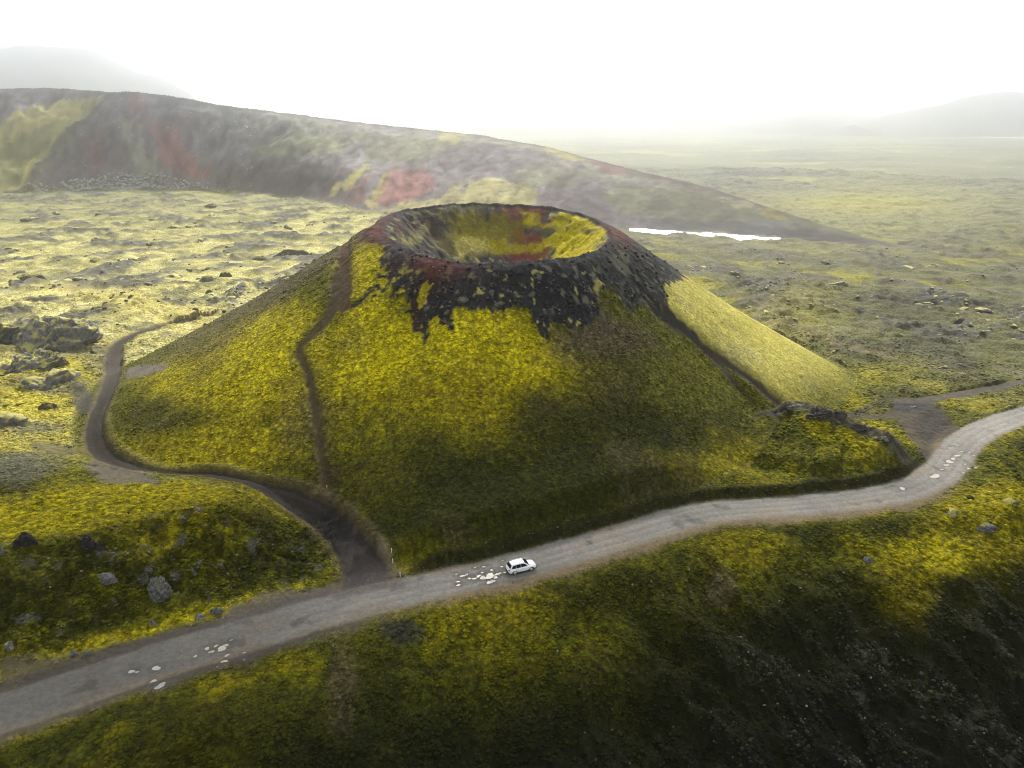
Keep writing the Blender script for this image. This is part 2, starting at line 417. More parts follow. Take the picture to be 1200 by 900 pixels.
def bl(color, w_amt, u, v, ru, rv, edge=.55, wob=.35, moss=None, mask=None):
    Cc, A, Ai = blob_frame(u, v, ru, rv)
    R_ = (1 + edge + wob * 1.5 + .3)
    ex = (abs(A[0, 0]) + abs(A[0, 1])) * R_; ey = (abs(A[1, 0]) + abs(A[1, 1])) * R_
    i = np.flatnonzero((np.abs(X - Cc[0]) < ex) & (np.abs(Y - Cc[1]) < ey))
    if mask is not None: i = i[mask[i] > .01]
    if not len(i): return
    dx, dy = X[i] - Cc[0], Y[i] - Cc[1]
    q = np.sqrt((Ai[0, 0] * dx + Ai[0, 1] * dy) ** 2 + (Ai[1, 0] * dx + Ai[1, 1] * dy) ** 2)
    w = w_amt * sm(1 + edge, 1 - edge, q + wob * WOB[i])
    if mask is not None: w = w * mask[i]
    w = np.clip(w, 0, 1)[:, None].astype(np.float32)
    C[i] += w * (color - C[i])
    if moss is not None: MOSS[i] += w[:, 0] * (moss - MOSS[i])
n1 = fbm(X, Y, 60, 4, 101, .55); n2 = fbm(X, Y, 14, 4, 105, .6, SPC); n3 = fbm(X, Y, 130, 4, 109, .5)

# plains
C[:] = OLI
rt = sm(-60, 60, X - (r - 300) * .10)
lay(col(.26, .24, .08), (1 - rt) * .9)
lay(col(.42, .38, .13), (1 - rt) * sm(-.3, .2, n1 + .5 * n2) * .85)
lay(col(.15, .145, .085), (1 - rt) * sm(.0, .35, -n2) * .7)
lay(col(.50, .47, .22), (1 - rt) * sm(.05, .4, n2 + .5 * w3) * .6)
lay(col(.095, .095, .035), rt * .75)
lay(col(.13, .128, .075), rt * sm(-.1, .35, n2) * .7)
lay(col(.20, .18, .008), rt * sm(.14, .40, n1 + .3 * n2) * .85)
lay(col(.035, .035, .014), rt * sm(.0, .4, -n1) * .75)
lay(col(.05, .045, .03), rt * sm(.1, .35, -n2 + .3 * w3) * .6)
farm = sm(500, 1100, r)
fx, fy = X * .22, Y
st = fbm(X * .3, Y, 110, 5, 121, .6)
lay(col(.165, .17, .10), farm * .85); lay(col(.07, .072, .055), farm * sm(.05, .3, st) * .85); lay(col(.30, .29, .09), farm * sm(.18, .34, -st + .25 * n3) * .9)
rk3 = fbm(X, Y, 6, 4, 68, .65, SPC)
lay(GRY * .6, LF * np.clip(rocky * sm(-.2, .25, lavaR) + sm(.16, .34, rk3) * .7, 0, 1) * np.interp(r, [150, 900, 2500], [.9, .9, .5]) * (1 - .3 * rt), .25)
lay(BLK * 2.0, LF * (rocky * sm(.30, .5, lavaR) + .5 * sm(.3, .45, rk3)) * .7 * (1 - .4 * rt))
# smooth pale slope behind the ridge end
bl(col(.20, .195, .085), .8, 1020, 235, 170, 30, .7)
bl(YEL, .25, 1010, 240, 90, 10, .7)

bl(col(.17, .15, .018), .8, 1000, 445, 75, 16, .7); bl(col(.20, .175, .03), .5, 930, 380, 60, 40, .7)
# near ground, both sides of the road
nearm = sm(230, 165, r) * (~on_cone)
lay(OLI, nearm * .9); lay(GOLD, nearm * sm(-.05, .35, n2) * .75); lay(DOL, nearm * sm(.1, .45, -n2) * .6)

# left knoll and moss around the track
for a in [(YEL, .8, 60, 600, 150, 26), (GOLD, .9, 170, 590, 150, 26), (OLI, .8, 330, 640, 60, 40), (YEL2, .6, 60, 500, 70, 40), (YEL, .6, 50, 430, 60, 50),
          (YEL2, .8, 170, 360, 160, 14), (OLI, .5, 60, 545, 90, 16), (DOL, .7, 10, 560, 60, 20), (col(.10, .10, .07), .8, 20, 542, 50, 16), (GRY * .7, .7, 60, 412, 60, 12), (GRY * .55, .7, 60, 455, 50, 10), (GRY * .6, .7, 30, 500, 46, 8)]:
    bl(*a)
lay(DOL, KF * .85 * sm(-.45, .1, fbm(X, Y, 5, 3, 131, .6, SPC)))
lay(OLI, KF * sm(.1, .4, w1) * .8)
lay(GRY * .8, KF * sm(.18, .34, fbm(X, Y, 3.0, 4, 132, .6, SPC)) * .6, .2)
lay(YEL * .8, np.where((s_road > 0) & (X < -30) & (r < 200), sm(5.2, 6.2, d_road + .4 * w1) * sm(9.5, 7, d_road + 1.2 * w1), 0) * .75)

# slope below the road: moss and lava, with shade painted in
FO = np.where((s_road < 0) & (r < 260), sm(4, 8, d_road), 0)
lay(OLI * .85, FO * .8); lay(DOL, FO * sm(-.1, .25, n2 + .4 * w1) * .8)
lay(GRN * .6, FO * sm(.05, .3, w3) * .5)
lay(GOLD * .9, FO * sm(.02, .4, -n2 + .3 * w1) * sm(22, 7, d_road) * .8)
lavaF = east * FO * sm(.05, .4, ribs * .8 + .1 + .5 * w1 + .4 * w3) * sm(17, 30, d_road + 4 * w3)
lay(col(.042, .042, .034), lavaF * .9, .4)
rib2 = fbm(gx + 3 * w3, gy * .5, 9, 5, 79, .62, SPC)
lay(LIC * .32, lavaF * sm(20, 60, X) * sm(-.15, .25, rib2 + .3 * w1) * .6, .6)
lay(LIC * .5, lavaF * 0 + lavaF * sm(15, 45, X) * sm(.12, .3, w2 + .4 * w1) * sm(.1, .35, rib2 + .2 * w1) * .35, .5)
lay(DOL * .36, FO * sm(11, 27, d_road + 8 * w3 + 6 * w1 * .5) * .92)  # darkens the moss colour down the slope, painting its shade
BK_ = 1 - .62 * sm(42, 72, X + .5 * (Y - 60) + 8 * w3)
lay(DLV_SHADE * .4, FO * sm(26, 46, d_road + 4 * w3 + 8 * (1 - east)) * .93 * BK_, .5)  # shade painted over the dark lava colour at the bottom
lay(DLV_SHADE * .22, BK_ ** 2 * FO * sm(30, 52, d_road + 5 * w3 + 6 * (1 - east)) * sm(10, 32, d_road) * .8, .5)  # second, deeper coat of painted shade on the lava
wf_ = fbm(X, Y, 2.4, 4, 78, .75, SPC)
lay(LIC * .36, lavaF * sm(12, 50, X) * sm(.08, .35, wf_ + .3 * w1) * sm(-.05, .25, rib2 + .2 * w1) * sm(75, 30, d_road) * .45, .5)
for a in [(GOLD, .9, 1160, 590, 70, 30), (YEL * .85, .8, 1090, 660, 60, 26), (GOLD * .8, .8, 880, 645, 45, 22), (TAN * .45, .5, 845, 690, 18, 22), (GOLD * .7, .8, 570, 710, 80, 24),
          (OLI * .45, .8, 240, 845, 80, 26), (TAN * .4, .5, 400, 800, 18, 50), (GOLD * .8, .8, 1180, 650, 40, 40), (GOLD * .6, .7, 1060, 700, 30, 40), (OLI, .7, 960, 660, 50, 20), (BLK * 1.5, .8, 470, 738, 26, 14)]:
    bl(*a)

# cone ---------------------------------------------------------------------------------
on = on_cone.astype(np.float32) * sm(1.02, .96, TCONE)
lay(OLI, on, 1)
cone_blobs = [(GOLD, .7, 280, 520, 160, 80), (DOL, .8, 330, 480, 50, 46), (DOL, .8, 190, 490, 60, 30), (GOLD, .8, 280, 430, 90, 40), (DOL, .5, 300, 560, 120, 14),  # the blotch at far left paints cloud-like shade in dark olive
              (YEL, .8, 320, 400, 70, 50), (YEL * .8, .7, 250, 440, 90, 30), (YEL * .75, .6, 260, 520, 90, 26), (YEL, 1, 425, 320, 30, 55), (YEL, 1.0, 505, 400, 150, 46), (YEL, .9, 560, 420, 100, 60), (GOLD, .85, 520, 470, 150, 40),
              (DOL, .9, 745, 510, 130, 70), (DOL, .95, 670, 570, 190, 46), (DOL, .9, 450, 570, 110, 70), (DOL, .9, 560, 610, 160, 50), (DOL, .7, 640, 490, 40, 40), (OLI, .5, 440, 500, 50, 40),  # lower front: dark olive moss with its shade painted in
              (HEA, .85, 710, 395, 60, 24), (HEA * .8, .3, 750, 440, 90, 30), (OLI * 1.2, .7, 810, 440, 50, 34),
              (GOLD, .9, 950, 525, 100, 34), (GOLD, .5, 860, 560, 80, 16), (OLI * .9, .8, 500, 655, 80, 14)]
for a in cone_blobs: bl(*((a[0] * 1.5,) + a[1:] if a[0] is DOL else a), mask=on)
GL = np.vstack([GULLY_A[0] + (GULLY_A[0] - GULLY_A[4]) * 2.5, GULLY_A, GULLY_A[-1] + (GULLY_A[-1] - GULLY_A[-4]) * 6])
dfl, _t, sfl = seg_dist(X, Y, GL)
fs = np.where((PHI > -1.1) & (PHI < 1.5), dfl * sfl, -20.0)
flk = sm(-.8, 1.4, fs + 1.0 * w1) * on * sm(1.02, .84, TCONE + .08 * w3)
lay(col(.40, .35, .075), flk * .95, .5)
lay(PAL * 1.25, flk * sm(.05, .5, w3 + .3 * n2) * .45)
lay(col(.27, .235, .02), flk * sm(.0, .45, -w3 + .4 * w1) * .5)
lay(OLI * 1.5, flk * sm(.70, 1.0, TCONE + .06 * w3) * .75)
# outer left flank, brown heath
lay(HEA, on * sm(2.72, 2.95, np.abs(PHI) + .15 * w3) * (PHI < 0) * .75 * sm(.9, .5, TCONE)); lay(HEA, on * (PHI > 2.2) * .8)
lay(HEA, on * sm(.15, .45, w3 + .4 * n2) * .35)
# black scoria cap
CAP = PTS([(452, 283), (449, 305), (441, 332), (425, 347), (413, 358), (421, 358), (452, 344), (460, 333), (457, 352), (470, 348), (480, 345), (480, 372), (486, 386), (494, 384), (497, 402), (503, 380), (512, 372), (528, 385), (531, 366), (545, 364),
           (580, 366), (606, 360), (620, 360), (628, 376), (636, 394), (648, 376), (668, 384), (690, 378), (700, 352), (712, 330), (722, 345), (738, 368), (756, 352), (770, 368), (790, 384), (782, 362), (779, 338), (802, 326)])
ringp = []
for p in np.linspace(0, 1, 22):                                       # close the outline round the back of the cone, outside and then along the rim
    ang = -.02 + p * (math.pi + .47)
    ringp.append((CX + math.cos(ang) * (periodic(ang, RIM_PH, RIM_R) + 17 * (1 - p) ** .7 + 2.5), CY + math.sin(ang) * (periodic(ang, RIM_PH, RIM_R) + 17 * (1 - p) ** .7 + 2.5)))
CAPP = np.vstack([CAP, np.array(ringp)])
cs = poly_sd(X, Y, CAPP)
drip = fbm(PHI * 30, RHO * .07, 1.6, 3, 147, .6)
cap = sm(-.4, .4, cs + .6 * w1 + 1.0 * w2 + 1.3 * drip + .8 * fbm(X, Y, 1.1, 2, 148, .7, SPC)) * (TCONE > -.02) * on
for P, w_ in [([(455, 300), (450, 325), (435, 345), (414, 358)], 1.5), ([(482, 335), (484, 360), (488, 387)], .9), ([(497, 340), (498, 375), (497, 403)], 1.0), ([(520, 360), (526, 375), (530, 386)], .9),
              ([(636, 360), (640, 378), (640, 396)], 1.3), ([(690, 345), (700, 370), (712, 386)], 1.6), ([(740, 325), (765, 352), (788, 374), (812, 390)], 3.0)]:
    dd_, _q = near_dist(smooth_line(PTS(P), 3))
    cap = np.maximum(cap, sm(.5, -.4, dd_ - w_ * (1.15 - .8 * _q / max(_q[dd_ < 3].max(), 1)) + .7 * w1 + .8 * w2) * on)
SPK = fbm(X, Y, 2.4, 4, 141, .65, SPC)
lay(BLK, cap, 0)
lay(LIC * .55, cap * sm(.13, .32, SPK + .15 * flow) * sm(.42, .12, TCONE) * .8)
lay(YEL2 * .8, cap * sm(.25, .36, fbm(X, Y, 2.2, 4, 145, .7, SPC) + .15 * SPK) * sm(.48, .25, TCONE) * .85)
lay(BLK, cap * sm(-.9, -.6, PHI) * (PHI < .6) * .75)
lay(LIC * .4, cap * sm(-.9, -.6, PHI) * (PHI < .6) * sm(.12, .3, w2 + .3 * SPK) * .7)
lay(RED * .25, cap * np.exp(-((PHI + 1.98 + .1 * w1) / .06) ** 2) * .6)
lay(YEL * .8, cap * (PHI < -1.95) * sm(.02, .16, SPK + .3 * w1) * sm(.05, .14, TCONE) * .9, .6)
for a in [(YEL2 * .7, .8, 702, 345, 8, 18), (LIC * .6, .5, 728, 300, 8, 16), (HEA, .6, 700, 375, 40, 16)]:
    bl(*a, mask=cap, wob=2.2, edge=.3)
# rim ring
rim = np.exp(-((RHO - RIMR - .6) / 1.9) ** 2) * on
lay(BLK * 2.2, rim * .9, 0)
lay(RED * .6, np.exp(-((RHO - RIMR - 2) / 3.4) ** 2) * on * np.clip(np.exp(-((np.abs(PHI) - 3.1) / .45) ** 2) + np.exp(-((PHI - .1) / .35) ** 2) + .9 * np.exp(-((PHI + 2.0) / .25) ** 2) + .7 * np.exp(-((PHI - 1.3) / .3) ** 2), 0, 1) * .9, 0)
# bowl
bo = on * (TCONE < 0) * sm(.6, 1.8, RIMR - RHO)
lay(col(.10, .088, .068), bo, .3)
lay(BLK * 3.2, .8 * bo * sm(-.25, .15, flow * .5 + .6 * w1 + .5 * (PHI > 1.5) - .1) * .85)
for a in [(YEL2 * .75, .8, 560, 285, 70, 16), (YEL2 * .7, .7, 520, 250, 44, 10), (col(.10, .09, .05), .7, 545, 255, 60, 12)]: bl(*a, mask=bo, wob=1.2, edge=.35)
lay(YEL2 * .75, bo * sm(.12, .24, SPK + .3 * fbm(PHI * 14, RHO * .11, 2.0, 3, 88)) * .8)
for a in [(RED * 1.1, .9, 620, 245, 26, 7), (RED * .8, .75, 500, 270, 12, 14), (RED * .6, .7, 470, 268, 8, 10), (col(.09, .055, .05), .85, 612, 262, 30, 8), (GOLD * .7, .7, 575, 275, 44, 16), (YEL, .95, 676, 262, 30, 17), (YEL * .95, .9, 660, 285, 44, 11), (YEL * .9, .7, 600, 293, 60, 7),
          (YEL2, .8, 540, 292, 30, 9), (YEL2, .95, 484, 283, 24, 6), (BLK * 3, .85, 636, 275, 20, 7), (BLK * 2.5, .7, 497, 250, 26, 8), (BLK * 2, .6, 690, 272, 10, 3), (BLK * 2, .5, 655, 258, 14, 2.5)]:
    bl(*a, mask=bo, wob=.9, edge=.3)
lay(BLK * 1.6, bo * sm(.22, .36, fbm(X, Y, 1.8, 3, 149, .6, SPC)) * .6)
# dark ribbons down the flank, path, spur
lay(BLK * 1.8, np.where(on_cone, sm(.6, -.5, d_ga - 1.15 + .7 * w1 + .3 * w2), 0) * .95, 0)
lay(BLK * 2.2, sm(.6, -.5, d_gb - .7 + .9 * w1 + .3 * w2) * .8, .1)
lay(HEA * .6, sm(4.5, 1, d_ga + 2 * w1) * .35 * on)
dsn = np.clip(t_sp / (len(SPUR) - 1), 0, 1)
lay(col(.034, .029, .027), sm(1.0, -.6, d_sp - 2.6 + 2.2 * w1 + .6 * w2) * .95, .1)
lay(LIC * .4, sm(1.0, -.6, d_sp - 3.0 + 1.8 * w1) * sm(.0, .3, w2) * .7, .1)
pmask = sm(10, 8, d_pa)
lay(HEA * .38 + RED * .06, PA_M * .95, 0)
lay(RED * .5, PA_M * sm(.28, .1, t_pa / (len(PATH) - 1)) * .8)
lay(HEA * .6, sm(1.6, -.4, d_pa - pw - .9 + 1.3 * w1) * .45 * (d_pa < 20))

# background ridge ---------------------------------------------------------------------
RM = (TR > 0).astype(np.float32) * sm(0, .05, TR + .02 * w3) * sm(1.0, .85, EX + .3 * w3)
gr = col(.092, .083, .082)
lay(gr, RM * sm(-.2, .6, .9 - TR * 0), .2)
lay(col(.15, .146, .135), RM * sm(.42, .3, a_) * sm(.05, .3, chute * .4 + n2 + wr_ * .5) * .5)
lay(col(.10, .085, .085), RM * sm(.1, .5, -n1) * .6)
lay(col(.11, .112, .06), RM * sm(.45, .7, TR) * sm(-.3, .2, n3 + .4 * n2) * sm(-.45, -.25, a_) * .6)
lay(col(.085, .07, .074), RM * sm(.45, .2, TR + .2 * w3) * .6)
stk = fbm(a_ * 900 / 9 - TR * 7, TR * 2.2, 1.0, 3, 29)
rkq = fbm(X, Y, 6.5, 3, 152, .7, SPC)
PUR = col(.058, .047, .050); GRS = col(.095, .10, .042); YR = col(.25, .225, .06); RR_ = col(.145, .062, .054)
for c_, a_m, P in [
    (YR, .95, [(0, 150), (22, 134), (60, 120), (128, 111), (104, 138), (86, 158), (68, 178), (50, 202), (34, 223), (0, 224), (-60, 226), (-60, 170)]),
    (GRS, .8, [(0, 172), (30, 160), (66, 150), (60, 172), (30, 196), (20, 220), (0, 222), (-50, 224), (-50, 190)]),
    (PUR * 1.3, .9, [(-60, 112), (0, 106), (60, 106), (118, 110), (60, 117), (20, 130), (0, 144), (-60, 160)]),
    (PUR * 1.2, .7, [(120, 120), (150, 130), (165, 160), (150, 200), (110, 205), (90, 195), (88, 165)]),
    (RR_, .8, [(152, 112), (171, 116), (173, 140), (158, 136)]), (RR_ * .9, .7, [(112, 150), (122, 170), (120, 205), (105, 200), (100, 170)]),
    (RR_ * 1.15, .95, [(172, 150), (198, 146), (210, 152), (212, 168), (226, 186), (250, 204), (240, 210), (212, 206), (196, 196), (186, 176)]),
    (LIC * .9, .7, [(140, 135), (160, 150), (176, 185), (188, 212), (165, 214), (150, 180)]),
    (PUR, .85, [(252, 214), (278, 196), (300, 190), (330, 188), (372, 196), (398, 200), (396, 216), (380, 230), (320, 229), (260, 224)]),
    (GRS * 1.15, .7, [(288, 182), (308, 166), (350, 158), (404, 164), (398, 184), (340, 190)]),
    (GRS * 1.1, .6, [(420, 158), (480, 160), (520, 176), (490, 192), (430, 190)]),
    (YR, .9, [(440, 184), (424, 200), (402, 216), (386, 223), (392, 229), (412, 222), (430, 206)]),
    (YR * .9, .85, [(455, 204), (442, 222), (428, 240), (436, 248), (448, 234), (458, 216)]),
    (RR_ * 1.1, .9, [(462, 200), (504, 199), (508, 220), (490, 232), (468, 238), (446, 244), (441, 237), (452, 220)]),
    (RR_ * .8, .7, [(410, 222), (432, 212), (428, 236), (412, 240)]),
    (YR, .65, [(446, 247), (480, 236), (522, 232), (538, 214), (542, 226), (552, 214), (580, 210), (612, 218), (634, 230), (630, 240), (560, 246)]),
    (YR * .8, .7, [(510, 152), (548, 160), (532, 172), (516, 168)]), (PUR * 1.1, .7, [(500, 180), (560, 168), (640, 178), (660, 196), (600, 204), (520, 200)]),
    (PUR * .95, .85, [(632, 232), (640, 205), (690, 205), (706, 225), (720, 255), (700, 262), (640, 250)]), (GRS * .9, .6, [(600, 205), (640, 195), (690, 200), (670, 222), (620, 222)]),
    (YR * .8, .8, [(636, 176), (670, 180), (702, 190), (664, 189)]), (RR_ * .8, .85, [(690, 190), (730, 194), (744, 203), (712, 207)]), (RR_ * .5, .7, [(744, 203), (860, 228), (930, 256), (860, 238), (770, 214)]),
    (GRS, .8, [(704, 228), (740, 214), (790, 216), (860, 232), (900, 250), (860, 262), (790, 262), (730, 252)]), (col(.20, .19, .16), .6, [(712, 206), (790, 212), (810, 224), (740, 218)]),
    (col(.045, .045, .042), .9, [(700, 262), (760, 256), (850, 258), (940, 270), (960, 282), (880, 282), (740, 271)]),
    (PAL * .8, .7, [(848, 232), (878, 236), (888, 245), (858, 243)]), (GOLD * .9, .8, [(884, 236), (905, 246), (925, 258), (900, 256)]), (PUR * .8, .8, [(930, 262), (1000, 280), (1070, 296), (1000, 292), (940, 282)])]:
    sdv = poly_sd(X, Y, PTS(P))
    lay(c_, sm(-1.6, 1.6, np.where(sdv > -11.9, sdv + 8 * wr_ + 6 * rkq + 3 * w3 + 9 * stk, -12)) * a_m * .9 * RM)
rk1 = fbm(X, Y, 12, 4, 171, .7, SPC); rk2 = fbm(X, Y, 40, 4, 173, .6, SPC, ridged=True)
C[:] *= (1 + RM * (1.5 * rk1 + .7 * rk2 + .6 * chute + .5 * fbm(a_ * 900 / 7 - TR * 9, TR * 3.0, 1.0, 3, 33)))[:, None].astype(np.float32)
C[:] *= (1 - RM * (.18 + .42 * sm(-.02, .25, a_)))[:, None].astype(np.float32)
lay(HEA * .5, RM * np.exp(-((TR - 1) / .035) ** 2) * .8)
rkc = fbm(X, Y, 7, 3, 151, .65, SPC)
lay(col(.22, .212, .20), .8 * RM * sm(-.05, -.25, a_) * sm(.17, .27, rkc) * sm(-.1, .2, n2 + .3 * w3) * .75)
lay(col(.045, .04, .042), RM * sm(.20, .30, -rkc + .2 * w3) * .7)
rimline = PTS([(130, 110), (112, 128), (100, 145), (82, 162), (66, 180), (48, 202), (34, 222)])
drl, _t2, _s2 = seg_dist(X[RM > .01], Y[RM > .01], rimline); drim = np.full(X.shape, 99.0); drim[RM > .01] = drl
lay(col(.06, .055, .056), sm(9, 3, drim + 9 * wr_) * .85 * (drim < 40)); lay(LIC * .9, sm(3, 1, np.abs(drim - 6 + 9 * wr_)) * .5 * (drim < 40))
H += np.where(drim < 60, 6 * sm(14, 0, drim + 4 * wr_), 0) * sm(.92, .7, TR)

# dirt, road, tracks -------------------------------------------------------------------
ns = np.where(s_road < 0, 1.0, 0.0)
lay(DOL * .7, np.where(s_road > 0, sm(ROAD_W + .1, ROAD_W + .5, d_road + .3 * w1) * sm(ROAD_W + 2.4, ROAD_W + 1.4, d_road + .6 * w1) * sm(-18, -12, X) * sm(84, 76, X) * (r < 300), 0) * .9)  # shade of the moss lip painted along the road's upper edge
lay(TAN * .9, sm(ROAD_W + 3.0, ROAD_W + .6, d_road + 1.4 * w1) * (.04 + .9 * ns * sm(-25, 0, X)) * sm(92, 70, X + 0 * Y) * (r < 300), .1)
lay(DIRT * .9, sm(ROAD_W + 3.2, ROAD_W + .4, d_road + 1.3 * w1) * .9 * (1 - ns * sm(-25, 0, X)) * sm(-14, -22, X) * (r < 300), .0)
for P, c_, a_m in [([(255, 735), (270, 712), (300, 698), (340, 690), (385, 688), (415, 672), (445, 690), (380, 715), (320, 735)], DIRT * 1.15, .85),
                   ([(437, 690), (430, 660), (440, 628), (455, 630), (458, 655), (470, 675)], DIRT * 1.2, .7),
                   ([(150, 432), (165, 428), (197, 428), (192, 436), (165, 442), (146, 446)], DIRT * 1.4, .85),
                   ([(95, 545), (110, 538), (160, 552), (190, 566), (120, 566)], DIRT * 1.3, .8),
                   ([(1046, 470), (1085, 467), (1100, 480), (1124, 503), (1119, 530), (1102, 553), (1084, 538), (1066, 514), (1052, 492)], col(.055, .044, .034), .9),
                   ([(985, 481), (1020, 484), (1052, 480), (1056, 492), (1020, 492), (985, 487)], col(.045, .037, .031), .8),
                   ([(1095, 520), (1120, 515), (1118, 545), (1102, 553)], TAN * .8, .6),
                   ([(0, 775), (90, 765), (200, 738), (260, 728), (250, 742), (150, 765), (60, 790), (0, 808)], DIRT * .8, .8),
                   ([(84, 450), (110, 460), (112, 480), (96, 486), (84, 470)], BLK * 2.5, .85), ([(36, 516), (70, 520), (100, 530), (70, 534), (40, 528)], BLK * 2.5, .7)]:
    sdv = poly_sd(X, Y, PTS(P))
    lay(c_, sm(-.8, .8, sdv + 1.4 * w1 + .4 * w2) * a_m, .05)
bl(BLK * 2, .9, 1066, 476, 26, 7); bl(col(.03, .026, .024), .9, 1092, 495, 16, 20); bl(TAN * .8, .6, 1105, 535, 14, 22); bl(col(.035, .03, .028), .8, 1000, 486, 40, 5)
bl(TRK * 1.3, .6, 420, 672, 26, 22, wob=.6, mask=(1 - ROAD_M)); bl(DIRT * .9, .7, 440, 680, 22, 10, wob=.6, mask=(1 - ROAD_M))
lay(HEA * 1.3, sm(1.0, -.5, d_tr - tw - 1.0 + 1.0 * w1) * .55 * (d_tr < 20), .2)
lay(TRK, TR_M * .96, 0)
tq_ = sm(.12, .22, t_tr / (len(TRACK) - 1))
lay(DIRT * .7, TR_M * tq_ * sm(.55, .15, np.abs(d_tr - tw * .5) + .3 * w2 + .3 * w1) * .38)
lay(HEA * .45, TR_M * tq_ * sm(.5, .1, d_tr + .4 * w2 + .3 * w1) * .35)
lay(DIRT * .9, TR_M * sm(9, 3.4, d_road + 1.5 * w1) * .75)
lay(DIRT * .7, TR_M * (1 - tq_) * sm(.1, .4, w1 + .3 * w2) * .5)
lay(DIRT, TR_M * .5 * sm(.62, .72, t_tr / (len(TRACK) - 1)) * sm(.80, .74, t_tr / (len(TRACK) - 1)) * .4)
lay(DIRT * .75, TR2_M * .9, 0); lay(TRK * 1.3, TR2_M * sm(.3, -.3, w2 * 2) * .5)
lay(HEA * 1.3, TR3_M, .2)
streak = fbm(X * .9 + Y * .44, (Y * .9 - X * .44) * 3, 14, 5, 161, .6)
rd = RDG * (1.0 + .0 * X[:, None]).astype(np.float32)
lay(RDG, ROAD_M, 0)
lay(RDG * .66, ROAD_M * sm(-.1, .5, streak + .4 * n2 + .2 * w1) * .7)
lay(TAN * 1.15, ROAD_M * sm(.0, .4, -streak + .3 * w1) * .45)
lay(RDG * .45, ROAD_M * sm(-10, -50, X) * .7)  # shade painted over the left end of the road
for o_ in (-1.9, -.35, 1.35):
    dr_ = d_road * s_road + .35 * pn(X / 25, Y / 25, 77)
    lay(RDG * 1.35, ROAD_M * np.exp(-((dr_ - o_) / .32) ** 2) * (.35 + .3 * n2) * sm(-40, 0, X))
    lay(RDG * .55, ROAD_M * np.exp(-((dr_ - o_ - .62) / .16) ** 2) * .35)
lay(TRK * 2, ROAD_M * sm(.22, .4, fbm(X, Y, 5, 4, 163, .6, SPC)) * .45)
for q in PP:
    qx, qy = on_z(q[0], q[1])[:2]; i_ = np.flatnonzero((np.abs(X - qx) < 3) & (np.abs(Y - qy) < 3))
    g_ = np.exp(-((np.hypot(X[i_] - qx, Y[i_] - qy) - q[2] * .06) / .55) ** 2)[:, None] * .55; C[i_] += (g_ * (RDG * .42 - C[i_])).astype(np.float32)
lay(DIRT * 1.1, ROAD_M * sm(8, 3, d_tr + 1.5 * w1) * sm(.5, 3.0, d_road + .8 * w1) * .8)
lay(TAN, ROAD_M * ns * sm(2.2, 3.4, d_road + .4 * w1) * .6)
# carpet texture: darker gaps between cushions, brighter tips
gap = sm(.10, -.30, moss_h + .25 * w2) * MOSS * sm(900, 200, r)
lay(DOL * 1.2, gap * .42 * np.where(on_cone, .6, 1) * (1 - .8 * flk))
tipw = sm(.12, .42, moss_h) * MOSS * sm(600, 200, r)
C *= (1 + .22 * tipw)[:, None]
C *= (1 + .16 * w2 + .22 * n2 + on * .30 * flow * sm(0, .3, TCONE))[:, None].astype(np.float32)
C = np.clip(C, .002, .6)
print('colour', round(time.time() - T0, 1))

